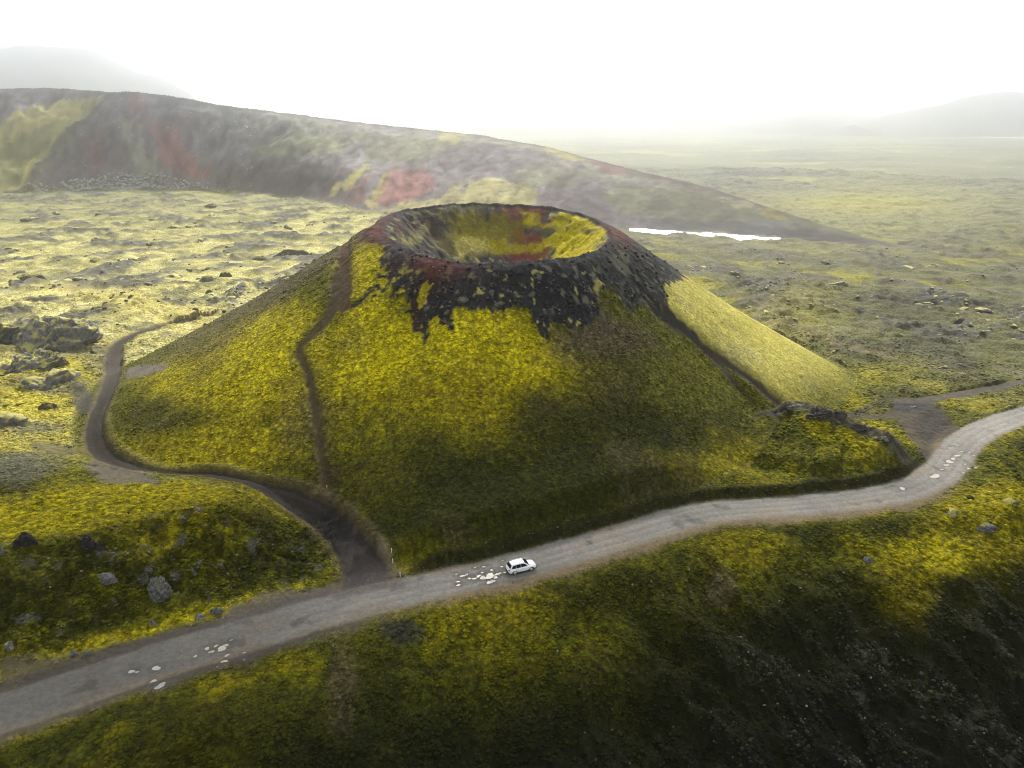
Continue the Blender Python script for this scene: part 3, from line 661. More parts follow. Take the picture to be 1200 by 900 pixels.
# ------------------------------------------------------------------ terrain material
def terrain_material():
    m = bpy.data.materials.new('ground_cover'); m.use_nodes = True
    t = m.node_tree; N = t.nodes; L = t.links; N.clear()
    o = N.new('ShaderNodeOutputMaterial'); b = N.new('ShaderNodeBsdfPrincipled'); L.new(b.outputs[0], o.inputs[0])
    at = N.new('ShaderNodeAttribute'); at.attribute_name = 'cover'
    ms = N.new('ShaderNodeAttribute'); ms.attribute_name = 'carpet'
    g = N.new('ShaderNodeNewGeometry')
    n = N.new('ShaderNodeTexNoise'); n.inputs['Scale'].default_value = 1.5; n.inputs['Detail'].default_value = 6; n.inputs['Roughness'].default_value = .78
    L.new(g.outputs['Position'], n.inputs['Vector'])
    r1 = N.new('ShaderNodeMapRange'); r1.inputs['From Min'].default_value = .40; r1.inputs['From Max'].default_value = .62
    r1.inputs['To Min'].default_value = .60; r1.inputs['To Max'].default_value = 1.42
    L.new(n.outputs['Fac'], r1.inputs['Value'])
    n2_ = N.new('ShaderNodeTexNoise'); n2_.inputs['Scale'].default_value = .55; n2_.inputs['Detail'].default_value = 5; n2_.inputs['Roughness'].default_value = .65
    L.new(g.outputs['Position'], n2_.inputs['Vector'])
    r2 = N.new('ShaderNodeMapRange'); r2.inputs['From Min'].default_value = .38; r2.inputs['From Max'].default_value = .62
    r2.inputs['To Min'].default_value = .75; r2.inputs['To Max'].default_value = 1.25
    L.new(n2_.outputs['Fac'], r2.inputs['Value'])
    wn = N.new('ShaderNodeTexNoise'); wn.inputs['Scale'].default_value = 1.1; wn.inputs['Detail'].default_value = 3
    L.new(g.outputs['Position'], wn.inputs['Vector'])
    wv = N.new('ShaderNodeVectorMath'); wv.operation = 'MULTIPLY_ADD'; wv.inputs[1].default_value = (1.1, 1.1, 1.1); L.new(wn.outputs['Color'], wv.inputs[0]); L.new(g.outputs['Position'], wv.inputs[2])
    vo = N.new('ShaderNodeTexVoronoi'); vo.inputs['Scale'].default_value = 1.35; vo.inputs['Randomness'].default_value = 1.0; L.new(wv.outputs[0], vo.inputs['Vector'])
    vr = N.new('ShaderNodeMapRange'); vr.inputs['From Min'].default_value = .12; vr.inputs['From Max'].default_value = .72; vr.inputs['To Min'].default_value = 1.32; vr.inputs['To Max'].default_value = .55  # cushion highlights and dark gaps painted into the colour
    L.new(vo.outputs['Distance'], vr.inputs['Value'])
    m0 = N.new('ShaderNodeMath'); m0.operation = 'MULTIPLY'; L.new(r1.outputs[0], m0.inputs[0]); L.new(vr.outputs[0], m0.inputs[1])
    mu = N.new('ShaderNodeMath'); mu.operation = 'MULTIPLY'; L.new(m0.outputs[0], mu.inputs[0]); L.new(r2.outputs[0], mu.inputs[1])
    # softer speckle where the surface is bare gravel
    mm = N.new('ShaderNodeMix'); mm.data_type = 'FLOAT'; L.new(ms.outputs['Fac'], mm.inputs['Factor'])
    hl = N.new('ShaderNodeMapRange'); hl.inputs['From Min'].default_value = 0; hl.inputs['From Max'].default_value = 2; hl.inputs['To Min'].default_value = .6; hl.inputs['To Max'].default_value = 1.4
    L.new(r1.outputs[0], hl.inputs['Value'])
    L.new(hl.outputs[0], mm.inputs['A']); L.new(mu.outputs[0], mm.inputs['B'])
    vm = N.new('ShaderNodeVectorMath'); vm.operation = 'SCALE'; L.new(at.outputs['Color'], vm.inputs[0]); L.new(mm.outputs['Result'], vm.inputs['Scale'])
    L.new(vm.outputs[0], b.inputs['Base Color'])
    b.inputs['Roughness'].default_value = .95; b.inputs['Specular IOR Level'].default_value = .12
    bp = N.new('ShaderNodeBump'); bp.inputs['Strength'].default_value = .7; bp.inputs['Distance'].default_value = .35
    hb = N.new('ShaderNodeMath'); hb.operation = 'MULTIPLY_ADD'; L.new(vo.outputs['Distance'], hb.inputs[0]); hk = N.new('ShaderNodeMath'); hk.operation = 'MULTIPLY'; hk.inputs[1].default_value = -.8; L.new(ms.outputs['Fac'], hk.inputs[0]); L.new(hk.outputs[0], hb.inputs[1]); L.new(n.outputs['Fac'], hb.inputs[2])
    L.new(hb.outputs[0], bp.inputs['Height']); L.new(bp.outputs[0], b.inputs['Normal'])
    return m
TM = terrain_material()

def simple_mat(name, c, rough=.6, spec=.5, metal=0, noise=None, amt=.3, bump=0, coat=0, trans=0):
    m = bpy.data.materials.new(name); m.use_nodes = True
    t = m.node_tree; N = t.nodes; L = t.links
    b = N['Principled BSDF']
    b.inputs['Base Color'].default_value = (*c, 1); b.inputs['Roughness'].default_value = rough
    b.inputs['Specular IOR Level'].default_value = spec; b.inputs['Metallic'].default_value = metal
    b.inputs['Coat Weight'].default_value = coat
    if noise:
        tc = N.new('ShaderNodeTexCoord'); n = N.new('ShaderNodeTexNoise'); n.inputs['Scale'].default_value = noise; n.inputs['Detail'].default_value = 7; n.inputs['Roughness'].default_value = .65
        L.new(tc.outputs['Object'], n.inputs['Vector'])
        mr = N.new('ShaderNodeMapRange'); mr.inputs['From Min'].default_value = .3; mr.inputs['From Max'].default_value = .7
        mr.inputs['To Min'].default_value = 1 - amt; mr.inputs['To Max'].default_value = 1 + amt
        L.new(n.outputs['Fac'], mr.inputs['Value'])
        vm = N.new('ShaderNodeVectorMath'); vm.operation = 'SCALE'; vm.inputs[0].default_value = c; L.new(mr.outputs[0], vm.inputs['Scale'])
        L.new(vm.outputs[0], b.inputs['Base Color'])
        if bump:
            bp = N.new('ShaderNodeBump'); bp.inputs['Strength'].default_value = .8; bp.inputs['Distance'].default_value = bump
            L.new(n.outputs['Fac'], bp.inputs['Height']); L.new(bp.outputs[0], b.inputs['Normal'])
    return m

# ------------------------------------------------------------------ build the sheet and hand its faces to the things they belong to
def mesh_np(name, V, F, mat, smooth=True, attrs=None):
    me = bpy.data.meshes.new(name)
    k = F.shape[1]
    me.vertices.add(len(V)); me.vertices.foreach_set('co', np.ascontiguousarray(V, np.float32).ravel())
    me.loops.add(F.size); me.loops.foreach_set('vertex_index', np.ascontiguousarray(F, np.int32).ravel())
    me.polygons.add(len(F)); me.polygons.foreach_set('loop_start', np.arange(0, F.size, k, dtype=np.int32))
    me.polygons.foreach_set('loop_total', np.full(len(F), k, np.int32))
    if smooth: me.polygons.foreach_set('use_smooth', np.ones(len(F), bool))
    for an, (ty, dat) in (attrs or {}).items():
        at = me.attributes.new(an, ty, 'POINT')
        at.data.foreach_set('color' if ty == 'FLOAT_COLOR' else 'value', np.ascontiguousarray(dat, np.float32).ravel())
    if mat: me.materials.append(mat)
    me.update(calc_edges=True)
    return me

def link(name, me, parent=None, kind=None, label=None, cat=None, group=None):
    o = bpy.data.objects.new(name, me); S.collection.objects.link(o)
    if parent: o.parent = parent
    if kind: o['kind'] = kind
    if label: o['label'] = label
    if cat: o['category'] = cat
    if group: o['group'] = group
    return o

V = np.stack([X, Y, H], 1).astype(np.float32)
ii, jj = np.meshgrid(np.arange(NR - 1), np.arange(NA), indexing='ij')
j2 = (jj + 1) % NA
F = np.stack([ii * NA + jj, (ii + 1) * NA + jj, (ii + 1) * NA + j2, ii * NA + j2], -1).reshape(-1, 4)
# winding: make normals point up
F = F[:, ::-1] if np.cross(V[F[600, 1]] - V[F[600, 0]], V[F[600, 2]] - V[F[600, 0]])[2] < 0 else F
vid = np.zeros(X.size, np.int8)
vid[(TR > .0) & (Y > 300) & (EX < .95)] = 2
vid[(TCONE < 1.0) & (r < 400) & (d_road > ROAD_W)] = 1
vid[PA_M > .5] = 5
vid[TR_M > .5] = 4; vid[TR2_M > .5] = 6
vid[ROAD_M > .5] = 3
fid = vid[F].max(1)
RGBA = np.concatenate([C, np.ones((X.size, 1), np.float32)], 1)
names = {0: 'ground', 1: 'volcano_cone', 2: 'ridge', 3: 'gravel_road', 4: 'dirt_track', 5: 'footpath', 6: 'dirt_track'}
for k, nm in names.items():
    f = F[fid == k]
    if not len(f): continue
    us, inv = np.unique(f, return_inverse=True)
    me = mesh_np(nm, V[us], inv.reshape(f.shape), TM, True, {'cover': ('FLOAT_COLOR', RGBA[us]), 'carpet': ('FLOAT', MOSS[us])})
    link(nm, me, kind='structure')
print('mesh', round(time.time() - T0, 1))

# height lookup on the finished sheet
def ground_z(x, y):
    rr = math.hypot(x, y); a = math.atan2(x, y)
    i = int(np.clip(np.searchsorted(RR, rr) - 1, 0, NR - 2)); fi = (rr - RR[i]) / (RR[i + 1] - RR[i])
    fj = (a - az_f[0]) / (az_f[1] - az_f[0]); j = int(np.clip(math.floor(fj), 0, len(az_f) - 2)); fj -= j
    Hm = H.reshape(NR, NA)
    return float((Hm[i, j] * (1 - fi) + Hm[i + 1, j] * fi) * (1 - fj) + (Hm[i, j + 1] * (1 - fi) + Hm[i + 1, j + 1] * fi) * fj)
def spot(u, v):
    p = cast([(u, v)], H_base)[0]
    return float(p[0]), float(p[1]), ground_z(p[0], p[1])
#@@OBJECTS
# ------------------------------------------------------------------ rocks
def rock_material(name, base, moss, amount, scale=1.2):
    m = bpy.data.materials.new(name); m.use_nodes = True
    t = m.node_tree; N = t.nodes; L = t.links; b = N['Principled BSDF']
    b.inputs['Roughness'].default_value = .95; b.inputs['Specular IOR Level'].default_value = .15
    g = N.new('ShaderNodeNewGeometry')
    n = N.new('ShaderNodeTexNoise'); n.inputs['Scale'].default_value = scale; n.inputs['Detail'].default_value = 8; n.inputs['Roughness'].default_value = .7
    L.new(g.outputs['Position'], n.inputs['Vector'])
    mr = N.new('ShaderNodeMapRange'); mr.inputs['From Min'].default_value = .35; mr.inputs['From Max'].default_value = .68; mr.inputs['To Min'].default_value = .35; mr.inputs['To Max'].default_value = 1.7
    L.new(n.outputs['Fac'], mr.inputs['Value'])
    vm = N.new('ShaderNodeVectorMath'); vm.operation = 'SCALE'; vm.inputs[0].default_value = base; L.new(mr.outputs[0], vm.inputs['Scale'])
    sx = N.new('ShaderNodeSeparateXYZ'); L.new(g.outputs['Normal'], sx.inputs[0])
    ad = N.new('ShaderNodeMath'); ad.operation = 'ADD'; L.new(sx.outputs['Z'], ad.inputs[0])
    n2 = N.new('ShaderNodeTexNoise'); n2.inputs['Scale'].default_value = scale * .45; n2.inputs['Detail'].default_value = 5
    L.new(g.outputs['Position'], n2.inputs['Vector'])
    ml = N.new('ShaderNodeMath'); ml.operation = 'MULTIPLY_ADD'; L.new(n2.outputs['Fac'], ml.inputs[0]); ml.inputs[1].default_value = 3.0; ml.inputs[2].default_value = -1.5
    L.new(ml.outputs[0], ad.inputs[1])
    m2 = N.new('ShaderNodeMapRange'); m2.inputs['From Min'].default_value = 1.05 - amount; m2.inputs['From Max'].default_value = 1.25 - amount
    L.new(ad.outputs[0], m2.inputs['Value'])
    mix = N.new('ShaderNodeMix'); mix.data_type = 'RGBA'; L.new(m2.outputs[0], mix.inputs['Factor']); L.new(vm.outputs[0], mix.inputs['A']); mix.inputs['B'].default_value = (*moss, 1)
    L.new(mix.outputs['Result'], b.inputs['Base Color'])
    bp = N.new('ShaderNodeBump'); bp.inputs['Distance'].default_value = .25; L.new(n.outputs['Fac'], bp.inputs['Height']); L.new(bp.outputs[0], b.inputs['Normal'])
    return m
RK_DARK = rock_material('dark_lava', (.055, .053, .052), (.24, .20, .02), .15)
RK_GREY = rock_material('grey_lava', (.12, .118, .112), (.30, .27, .09), .35)
RK_PALE = rock_material('pale_lava', (.115, .115, .108), (.20, .18, .02), .1, 2.5)
RK_BLACK = rock_material('black_scoria', (.026, .024, .025), (.08, .075, .05), -.1, 2.0)
RK_CRAG = rock_material('scoria_crag', (.050, .042, .040), (.12, .115, .07), .05, 2.4)
RK_RUB = rock_material('lava_rubble', (.038, .038, .034), (.06, .058, .015), .2, 3)
RK_FLD = rock_material('field_lava', (.085, .083, .080), (.36, .33, .13), .35, .6)

def rock_np(sub, seed, planes=6, rough=1.35):
    bm = bmesh.new(); bmesh.ops.create_icosphere(bm, subdivisions=sub, radius=1.0)
    P = np.array([v.co[:] for v in bm.verts], np.float32); Fc = np.array([[v.index for v in f.verts] for f in bm.faces], np.int32); bm.free()
    rs = np.random.RandomState(seed)
    D = P.copy()
    for _ in range(planes):                                  # broken faces
        n = rs.normal(size=3); n[2] = abs(n[2]) * .7; n /= np.linalg.norm(n); d = rs.uniform(.55, .85)
        k = D @ n
        D = D - np.maximum(k - d, 0)[:, None] * n[None, :] * .92
    disp = .16 * pn3(P * 1.7, seed) + .13 * (1 - 2 * np.abs(pn3(P * 3.1, seed + 3))) + .06 * rough * pn3(P * 8, seed + 5)
    if sub > 3: disp = disp + .045 * rough * (1 - 2 * np.abs(pn3(P * 15, seed + 6)))
    D = D * (1 + disp * rough)[:, None]
    D[:, 2] = np.where(D[:, 2] < 0, D[:, 2] * .45, D[:, 2])
    return D.astype(np.float32), Fc

def add_rock(name, label, px, w, hgt, seed, mat, depth_k=.8, sub=4, group=None, rot=0, cat='rock', sink=.28):
    x, y, z = spot(*px)
    dep = y * CP + (CAM_H - z) * SP
    wm = w * dep / FPX; hm = hgt * dep / FPX
    D, Fc = rock_np(sub, seed)
    ca, sa = math.cos(rot), math.sin(rot)
    D = D * np.array([wm / 2 * 1.12, wm / 2 * depth_k * 1.12, hm * .95], np.float32)
    D = np.stack([D[:, 0] * ca - D[:, 1] * sa, D[:, 0] * sa + D[:, 1] * ca, D[:, 2]], 1)
    me = mesh_np(name, D, Fc, mat, sub > 3 and False)
    o = link(name, me, label=label, cat=cat, group=group); o.location = (x, y, z - hm * sink)
    return o
R_ = [
 ('lava_outcrop', 'largest grey flat-topped lava outcrop with mossy crown, left of the dark track bend', (60, 403), 92, 38, 3, RK_GREY, .75, 5),
 ('lava_outcrop', 'dark low outcrop at the left edge, joined to the big grey outcrop', (6, 406), 66, 26, 5, RK_DARK, .6, 5),
 ('lava_outcrop', 'second grey lava outcrop just below the big flat-topped one, upright blocky face', (52, 431), 60, 27, 8, RK_GREY, .6, 5),
 ('lava_outcrop', 'dark low lava shelf below the second grey outcrop at far left', (20, 436), 46, 14, 9, RK_DARK, .6, 4),
 ('lava_outcrop', 'third broken lava outcrop, on the mossy rise nearest the dark scree by the track', (76, 449), 38, 18, 12, RK_GREY, .8, 4),
 ('lava_outcrop', 'narrow grey lava rib slanting left from the third outcrop', (50, 455), 42, 11, 13, RK_GREY, .5, 4),
 ('lava_outcrop', 'low jagged grey lava shelf at left edge, halfway between big outcrop and knoll', (16, 495), 52, 14, 15, RK_GREY, .5, 4),
 ('lava_rock', 'small lumpy rock right of the low jagged shelf on the mossy bank', (55, 478), 22, 10, 16, RK_DARK, .7, 4),
 ('lava_rock', 'small grey rock between the big flat-topped outcrop and the track', (113, 404), 18, 8, 17, RK_DARK, .7, 3),
 ('lava_rock', 'little dark rock touching the outer side of the track near the big outcrop', (110, 414), 9, 5, 18, RK_DARK, .8, 3),
 ('lava_rock', 'dark rock standing alone on the far left moss, above the big outcrop', (36, 330), 26, 11, 21, RK_DARK, .6, 4),
 ('lava_rock', 'long dark lava block at the left foot of the cone skyline', (345, 302), 38, 10, 22, RK_DARK, .5, 4),
 ('lava_rock', 'dark lava block left of the long dark block near the cone skyline', (308, 308), 20, 8, 23, RK_DARK, .6, 4),
 ('lava_rock', 'round dark rock among mounds between the long dark block and the track end', (265, 324), 14, 8, 24, RK_DARK, .8, 4),
 ('lava_rock', 'grey rock lower left of the round dark rock among the mounds', (244, 330), 18, 10, 25, RK_GREY, .8, 4),
 ('lava_rock', 'dark squat rock just above the far end of the dark track', (246, 344), 12, 6, 26, RK_DARK, .8, 3),
 ('lava_rock', 'pale mossy rock beside the far end of the track at the cone foot', (274, 352), 20, 9, 27, RK_GREY, .7, 4),
 ('boulder', 'pale grey boulder with moss on top, on the shaded face of the left knoll', (185, 696), 25, 20, 31, RK_PALE, .8, 5),
 ('boulder', 'flat grey boulder under a moss ledge left of the pale boulder', (126, 680), 24, 8, 32, RK_PALE, .6, 4),
 ('boulder', 'black lump standing for a dark recess near the top of the left knoll face', (104, 642), 16, 15, 33, RK_BLACK, .7, 4),  # black lumps added for the dark of two recesses in the knoll
 ('boulder', 'smaller black lump standing for a dark recess, right beside the larger one on the knoll', (119, 646), 11, 11, 34, RK_BLACK, .7, 4),
 ('boulder', 'dark craggy rock at the brow of the knoll near the left edge', (32, 640), 26, 17, 35, RK_BLACK, .7, 4),
 ('boulder', 'whitish lichen-covered rock cut by the left edge of the photo', (3, 652), 11, 18, 36, RK_PALE, .8, 4),
 ('boulder', 'grey stone near the foot of the knoll, left of its close neighbour above the road', (87, 766), 9, 9, 37, RK_PALE, .8, 3),
 ('boulder', 'grey stone near the foot of the knoll, right of its close neighbour above the road', (101, 767), 10, 9, 38, RK_PALE, .8, 3),
 ('boulder', 'small grey stone below the pale boulder on the knoll face', (180, 731), 8, 8, 39, RK_PALE, .8, 3),
 ('boulder', 'grey rock above the dirt pull-out, left one of two', (234, 724), 12, 7, 40, RK_PALE, .8, 3),
 ('boulder', 'grey rock above the dirt pull-out, right one of two', (253, 718), 14, 9, 41, RK_PALE, .8, 4),
 ('boulder', 'dark stone at the left edge low on the knoll above the road', (11, 760), 12, 9, 42, RK_GREY, .8, 3),
 ('crag', 'low dark crag at the upper end of the rocky spur below the cone', (934, 478), 20, 6, 51, RK_CRAG, .8, 4),
 ('crag', 'tallest black crag on the rocky spur right of the cone', (962, 489), 24, 10, 52, RK_CRAG, .8, 5),
 ('crag', 'pointed dark crag just right of the tallest one on the spur', (984, 491), 16, 7, 53, RK_CRAG, .8, 4),
 ('crag', 'low black crag where the spur starts down towards the road bend', (1003, 503), 18, 6, 54, RK_CRAG, .7, 4),
 ('crag', 'flat dark crag halfway down the spur to the road bend', (1034, 521), 14, 4, 55, RK_CRAG, .7, 4),
 ('boulder', 'grey rock at the top of the long grey rib below the road', (1017, 664), 12, 7, 61, RK_PALE, .9, 4),
 ('boulder', 'flat grey rock on the mossy slope outside the road bend', (1183, 596), 16, 8, 62, RK_GREY, .7, 3),
 ('boulder', 'dark lump of rock at the outer edge of the road bend', (1136, 584), 9, 5, 63, RK_BLACK, .8, 3),
 ('boulder', 'pale rock in the moss just below the road bend', (1116, 602), 16, 7, 64, RK_GREY, .8, 3),
 ('boulder', 'broad lichened rock high on the right slope below the road', (1153, 626), 18, 8, 65, RK_PALE, .8, 4),
 ('boulder', 'pale stone in the mossy verge above the dark track end', (1072, 478), 9, 4, 66, RK_PALE, .8, 3),
 ('lava_rock', 'black-shadowed lava block in a hollow of the right plain', (1128, 378), 22, 7, 67, RK_DARK, .6, 4),
 ('lava_rock', 'grey lava hump on the right plain behind the smooth yellow flank', (980, 335), 26, 8, 68, RK_GREY, .6, 4),
]
for nm, lb, px, w, h_, sd_, mt, dk, sb in R_:
    add_rock(nm, lb, px, w, h_, sd_, mt, dk, sb)

# lava rocks strewn over both plains: copies of a few kinds
protos = [mesh_np('lava_rock', *rock_np(3, 200 + k), RK_FLD, False) for k in range(6)]
rs = np.random.RandomState(5)
def describe(x, y, z, s0, fl, tone):
    dep = y * CP + (CAM_H - z) * SP; u = 600 + FPX * x / dep; v = 450 + FPX * ((CAM_H - z) * CP - y * SP) / dep
    size = 'tiny' if s0 < .05 else 'small' if s0 < .3 else 'fair-sized' if s0 < .7 else 'large'
    shape = 'flat' if fl < .53 else 'squat' if fl < .7 else 'upright'
    if u < 600:
        row = 'under the background ridge' if v < 250 else 'far out on left plain' if v < 285 else 'midway down left plain' if v < 325 else 'near side of left plain'
        cl = 'left edge' if u < 70 else 'above big outcrop' if u < 150 else 'above track bend' if u < 230 else 'above track end' if u < 320 else 'near cone skyline'
    else:
        row = 'far out on right plain' if v < 340 else 'midway down right plain' if v < 385 else 'near side of right plain'
        cl = 'by yellow flank' if u < 930 else 'above side track' if u < 1060 else 'towards right edge' if u < 1140 else 'at right edge'
    return '%s %s %s, %s, %s' % (size, shape, tone, row, cl)
def strew(n, u0, u1, v0, v1, label, group, smin, smax, thr=.0):
    k = 0; tries = 0
    while k < n and tries < 4000:
        tries += 1
        u, v = rs.uniform(u0, u1), v0 + (v1 - v0) * rs.uniform() ** 1.0
        x, y, _ = on_z(u, v, -8.0)
        nv = fbm(np.array([x]), np.array([y]), 34, 4, 61, .55)[0] + .5 * pn(np.array([x / 50]), np.array([y / 50]), 7)[0]
        if nv < thr: continue
        if math.hypot(x - CX, y - CY) < 104 or math.hypot(x, y) > 900: continue
        z = ground_z(x, y)
        if seg_dist(np.array([x]), np.array([y]), TRACK)[0][0] < 5: continue
        a = x / y
        if y > np.interp(a, FT_A, FT[:, 1]) - 3: continue
        o = link('lava_rock', protos[rs.randint(6)], label=label, cat='rock', group=group)
        s0 = rs.uniform() ** 3; s_ = (smin + (smax - smin) * s0) * np.interp(y, [150, 700], [.55, 1.5]); fl = rs.uniform(.4, .85)
        o['label'] = describe(x, y, z, s0, fl, label)
        o.location = (x, y, z - .05 * s_); o.rotation_euler = (0, 0, rs.uniform(0, 6.28)); o.scale = (s_ * rs.uniform(1, 1.7), s_, s_ * fl)
        k += 1
strew(120, -20, 440, 232, 372, 'dark lava rock', 'lava rocks on the left plain', 1.1, 3.6)
strew(70, 800, 1220, 300, 440, 'grey lava rock', 'lava rocks on the right plain', .8, 2.6)

# loose stones nobody could count, joined
def stones(name, pts, size, mat, seed):
    rs = np.random.RandomState(seed)
    base = [rock_np(1, 300 + k, 5, 1.2) for k in range(5)]
    Vs, Fs, o = [], [], 0
    for x, y in pts:
        D, Fc = base[rs.randint(5)]
        s_ = size[0] + (size[1] - size[0]) * rs.uniform() ** 3
        a = rs.uniform(0, 6.28); ca, sa = math.cos(a), math.sin(a)
        P = D * np.array([s_ * rs.uniform(.8, 1.4), s_, s_ * rs.uniform(.6, 1)])
        P = np.stack([P[:, 0] * ca - P[:, 1] * sa + x, P[:, 0] * sa + P[:, 1] * ca + y, P[:, 2] + ground_z(x, y)], 1)
        Vs.append(P); Fs.append(Fc + o); o += len(P)
    me = mesh_np(name, np.vstack(Vs), np.vstack(Fs), mat, False)
    return link(name, me, kind='stuff')
_dep = Y * CP + (CAM_H - H) * SP
PU = 600 + FPX * X / np.maximum(_dep, 1); PV = 450 + FPX * ((CAM_H - H) * CP - Y * SP) / np.maximum(_dep, 1)
def scatter(n, us, vs, seed, keep):
    rs = np.random.RandomState(seed)
    i = np.flatnonzero((Y > 20) & (PU > us[0]) & (PU < us[1]) & (PV > vs[0]) & (PV < vs[1]) & keep)
    i = i[rs.randint(0, len(i), n)]
    return list(zip(X[i] + rs.uniform(-.3, .3, n), Y[i] + rs.uniform(-.3, .3, n)))
off_road = (d_road > 4.2) & (d_tr > 4)
in_cap = (cs > -.4) & (RHO > 26)
ST_PALE = simple_mat('pale_stone', (.27, .265, .24), .95, .1, noise=2, amt=.4)
ST_GREY = simple_mat('grey_stone', (.13, .125, .12), .95, .1, noise=2, amt=.5)
ST_WHITE = simple_mat('talus_block', (.30, .30, .285), .95, .1, noise=.3, amt=.4)
stones('scoria_stones', scatter(420, (430, 800), (285, 400), 1, in_cap), (.08, .30), ST_GREY, 1)
stones('scoria_stones', scatter(500, (430, 800), (285, 400), 11, in_cap), (.15, .60), RK_BLACK, 2)
ST_DIM = simple_mat('dim_stone', (.15, .148, .13), .95, .1, noise=2, amt=.5)
stones('slope_stones', scatter(260, (640, 1200), (620, 900), 2, off_road), (.05, .22), ST_DIM, 3)
stones('slope_stones', scatter(220, (0, 400), (620, 790), 4, off_road), (.05, .24), ST_DIM, 5)
stones('field_stones', scatter(1300, (-20, 450), (232, 400), 21, (LF > .3) & (d_tr > 4) & ((rocky > .2) | (rk3 > .1))), (.15, .95), RK_DARK, 22)
stones('field_stones', scatter(900, (800, 1220), (290, 440), 23, (LF > .3) & (rocky > .2)), (.12, .9), RK_GREY, 24)
stones('lava_rubble', scatter(1500, (860, 1210), (620, 905), 41, (lavaF > .3) & (rib2 + .3 * w1 > .02)), (.06, .34), RK_RUB, 42)
stones('verge_stones', scatter(900, (250, 1130), (560, 760), 6, (d_road > 3.2) & (d_road < 6)), (.05, .17), ST_GREY, 7)
stones('road_gravel', scatter(900, (0, 1200), (480, 850), 8, d_road < 3.6), (.03, .09), ST_GREY, 9)
tal = []
rs = np.random.RandomState(3)
for _ in range(1000):
    u = rs.triangular(70, 175, 290); a = (u - 600) / FPX / .96
    yf = np.interp(a, FT_A, FT[:, 1]); yy = yf + rs.uniform(-8, 20) * (1 - abs(u - 175) / 170) 
    tal.append((a * yy, yy))
stones('talus', tal, (.6, 3.0), ST_WHITE, 10)
stones('ridge_rocks', scatter(900, (60, 300), (108, 222), 31, (RM > .5) & (rk1 + n2 > .0)), (.4, 1.9), ST_WHITE, 32)
PAB = np.clip(PA_M, 0, 1)
def moss_tufts():
    """cushions of moss, one set of points carrying instances of a small cushion"""
    rs = np.random.RandomState(77)
    inf = (np.abs(PU - 600) < 700) & (PV < 960) & (PV > 200) & (Y > 20)
    p = inf * (MOSS > .35) * ((r < 235) | on_cone) * np.where(on_cone, .7, 1) * (1 - .97 * flk) * (1 - .7 * (PAB > .1)) * (cut < .2) * (d_road > 3.8) * np.where(r < 110, .42, .36) * np.clip(.6 + 1.3 * w1, .12, 1.2)
    i = np.flatnonzero(rs.uniform(size=X.size) < p)
    n = len(i)
    px, py = X[i] + rs.uniform(-.5, .5, n) * SPC[i], Y[i] + rs.uniform(-.5, .5, n) * SPC[i]
    sc = SPC[i] * 0 + (.12 + .30 * rs.uniform(size=n) ** 2.4) * np.clip(r[i] / 130, .75, 1.1) * np.where(on_cone[i], .72, 1)
    tint = (C[i] * rs.uniform(.80, 1.32, (n, 1))).clip(0, .6); tint[:, 0] *= rs.uniform(.85, 1.12, n)
    me = bpy.data.meshes.new('moss_tufts'); me.vertices.add(n)
    me.vertices.foreach_set('co', np.stack([px, py, H[i] - .03], 1).astype(np.float32).ravel())
    a = me.attributes.new('size', 'FLOAT', 'POINT'); a.data.foreach_set('value', sc.astype(np.float32))
    a = me.attributes.new('tint', 'FLOAT_VECTOR', 'POINT'); a.data.foreach_set('vector', tint.astype(np.float32).ravel())
    D, Fc = rock_np(2, 901, 0, .9)
    D = D * np.array([1, 1, .6]); D[:, 2] = np.where(D[:, 2] < 0, D[:, 2] * .3, D[:, 2])
    m = bpy.data.materials.new('moss_cushion'); m.use_nodes = True; t = m.node_tree; b = t.nodes['Principled BSDF']
    b.inputs['Roughness'].default_value = .95; b.inputs['Specular IOR Level'].default_value = .1
    at = t.nodes.new('ShaderNodeAttribute'); at.attribute_type = 'INSTANCER'; at.attribute_name = 'tint'
    t.links.new(at.outputs['Color'], b.inputs['Base Color'])
    cm = mesh_np('moss_cushion', D, Fc, m, False)
    ng = bpy.data.node_groups.new('scatter_cushions', 'GeometryNodeTree')
    ng.interface.new_socket('Geometry', in_out='INPUT', socket_type='NodeSocketGeometry'); ng.interface.new_socket('Geometry', in_out='OUTPUT', socket_type='NodeSocketGeometry')
    N = ng.nodes; L = ng.links
    gi, go = N.new('NodeGroupInput'), N.new('NodeGroupOutput')
    mp = N.new('GeometryNodeMeshToPoints'); ip = N.new('GeometryNodeInstanceOnPoints'); oi = N.new('GeometryNodeObjectInfo')
    co = bpy.data.objects.new('moss_cushion', cm); co['kind'] = 'stuff'            # the one cushion, itself lying in the grass of the knoll
    S.collection.objects.link(co); kx, ky, kz = spot(150, 600); co.location = (kx, ky, kz); co.scale = (.3, .3, .3)
    oi.inputs['Object'].default_value = co; oi.inputs['As Instance'].default_value = True; oi.transform_space = 'ORIGINAL'
    na = N.new('GeometryNodeInputNamedAttribute'); na.data_type = 'FLOAT'; na.inputs['Name'].default_value = 'size'
    rv = N.new('FunctionNodeRandomValue'); rv.data_type = 'FLOAT_VECTOR'; rv.inputs['Min'].default_value = (-.25, -.25, 0); rv.inputs['Max'].default_value = (.25, .25, 6.28)
    L.new(gi.outputs[0], mp.inputs['Mesh']); L.new(mp.outputs[0], ip.inputs['Points']); L.new(oi.outputs['Geometry'], ip.inputs['Instance'])
    L.new(na.outputs['Attribute'], ip.inputs['Scale']); L.new(rv.outputs['Value'], ip.inputs['Rotation']); L.new(ip.outputs[0], go.inputs[0])
    o = link('moss_tufts', me, kind='stuff'); md = o.modifiers.new('scatter', 'NODES'); md.node_group = ng
    print('tufts', n)
moss_tufts()
print('rocks', round(time.time() - T0, 1))

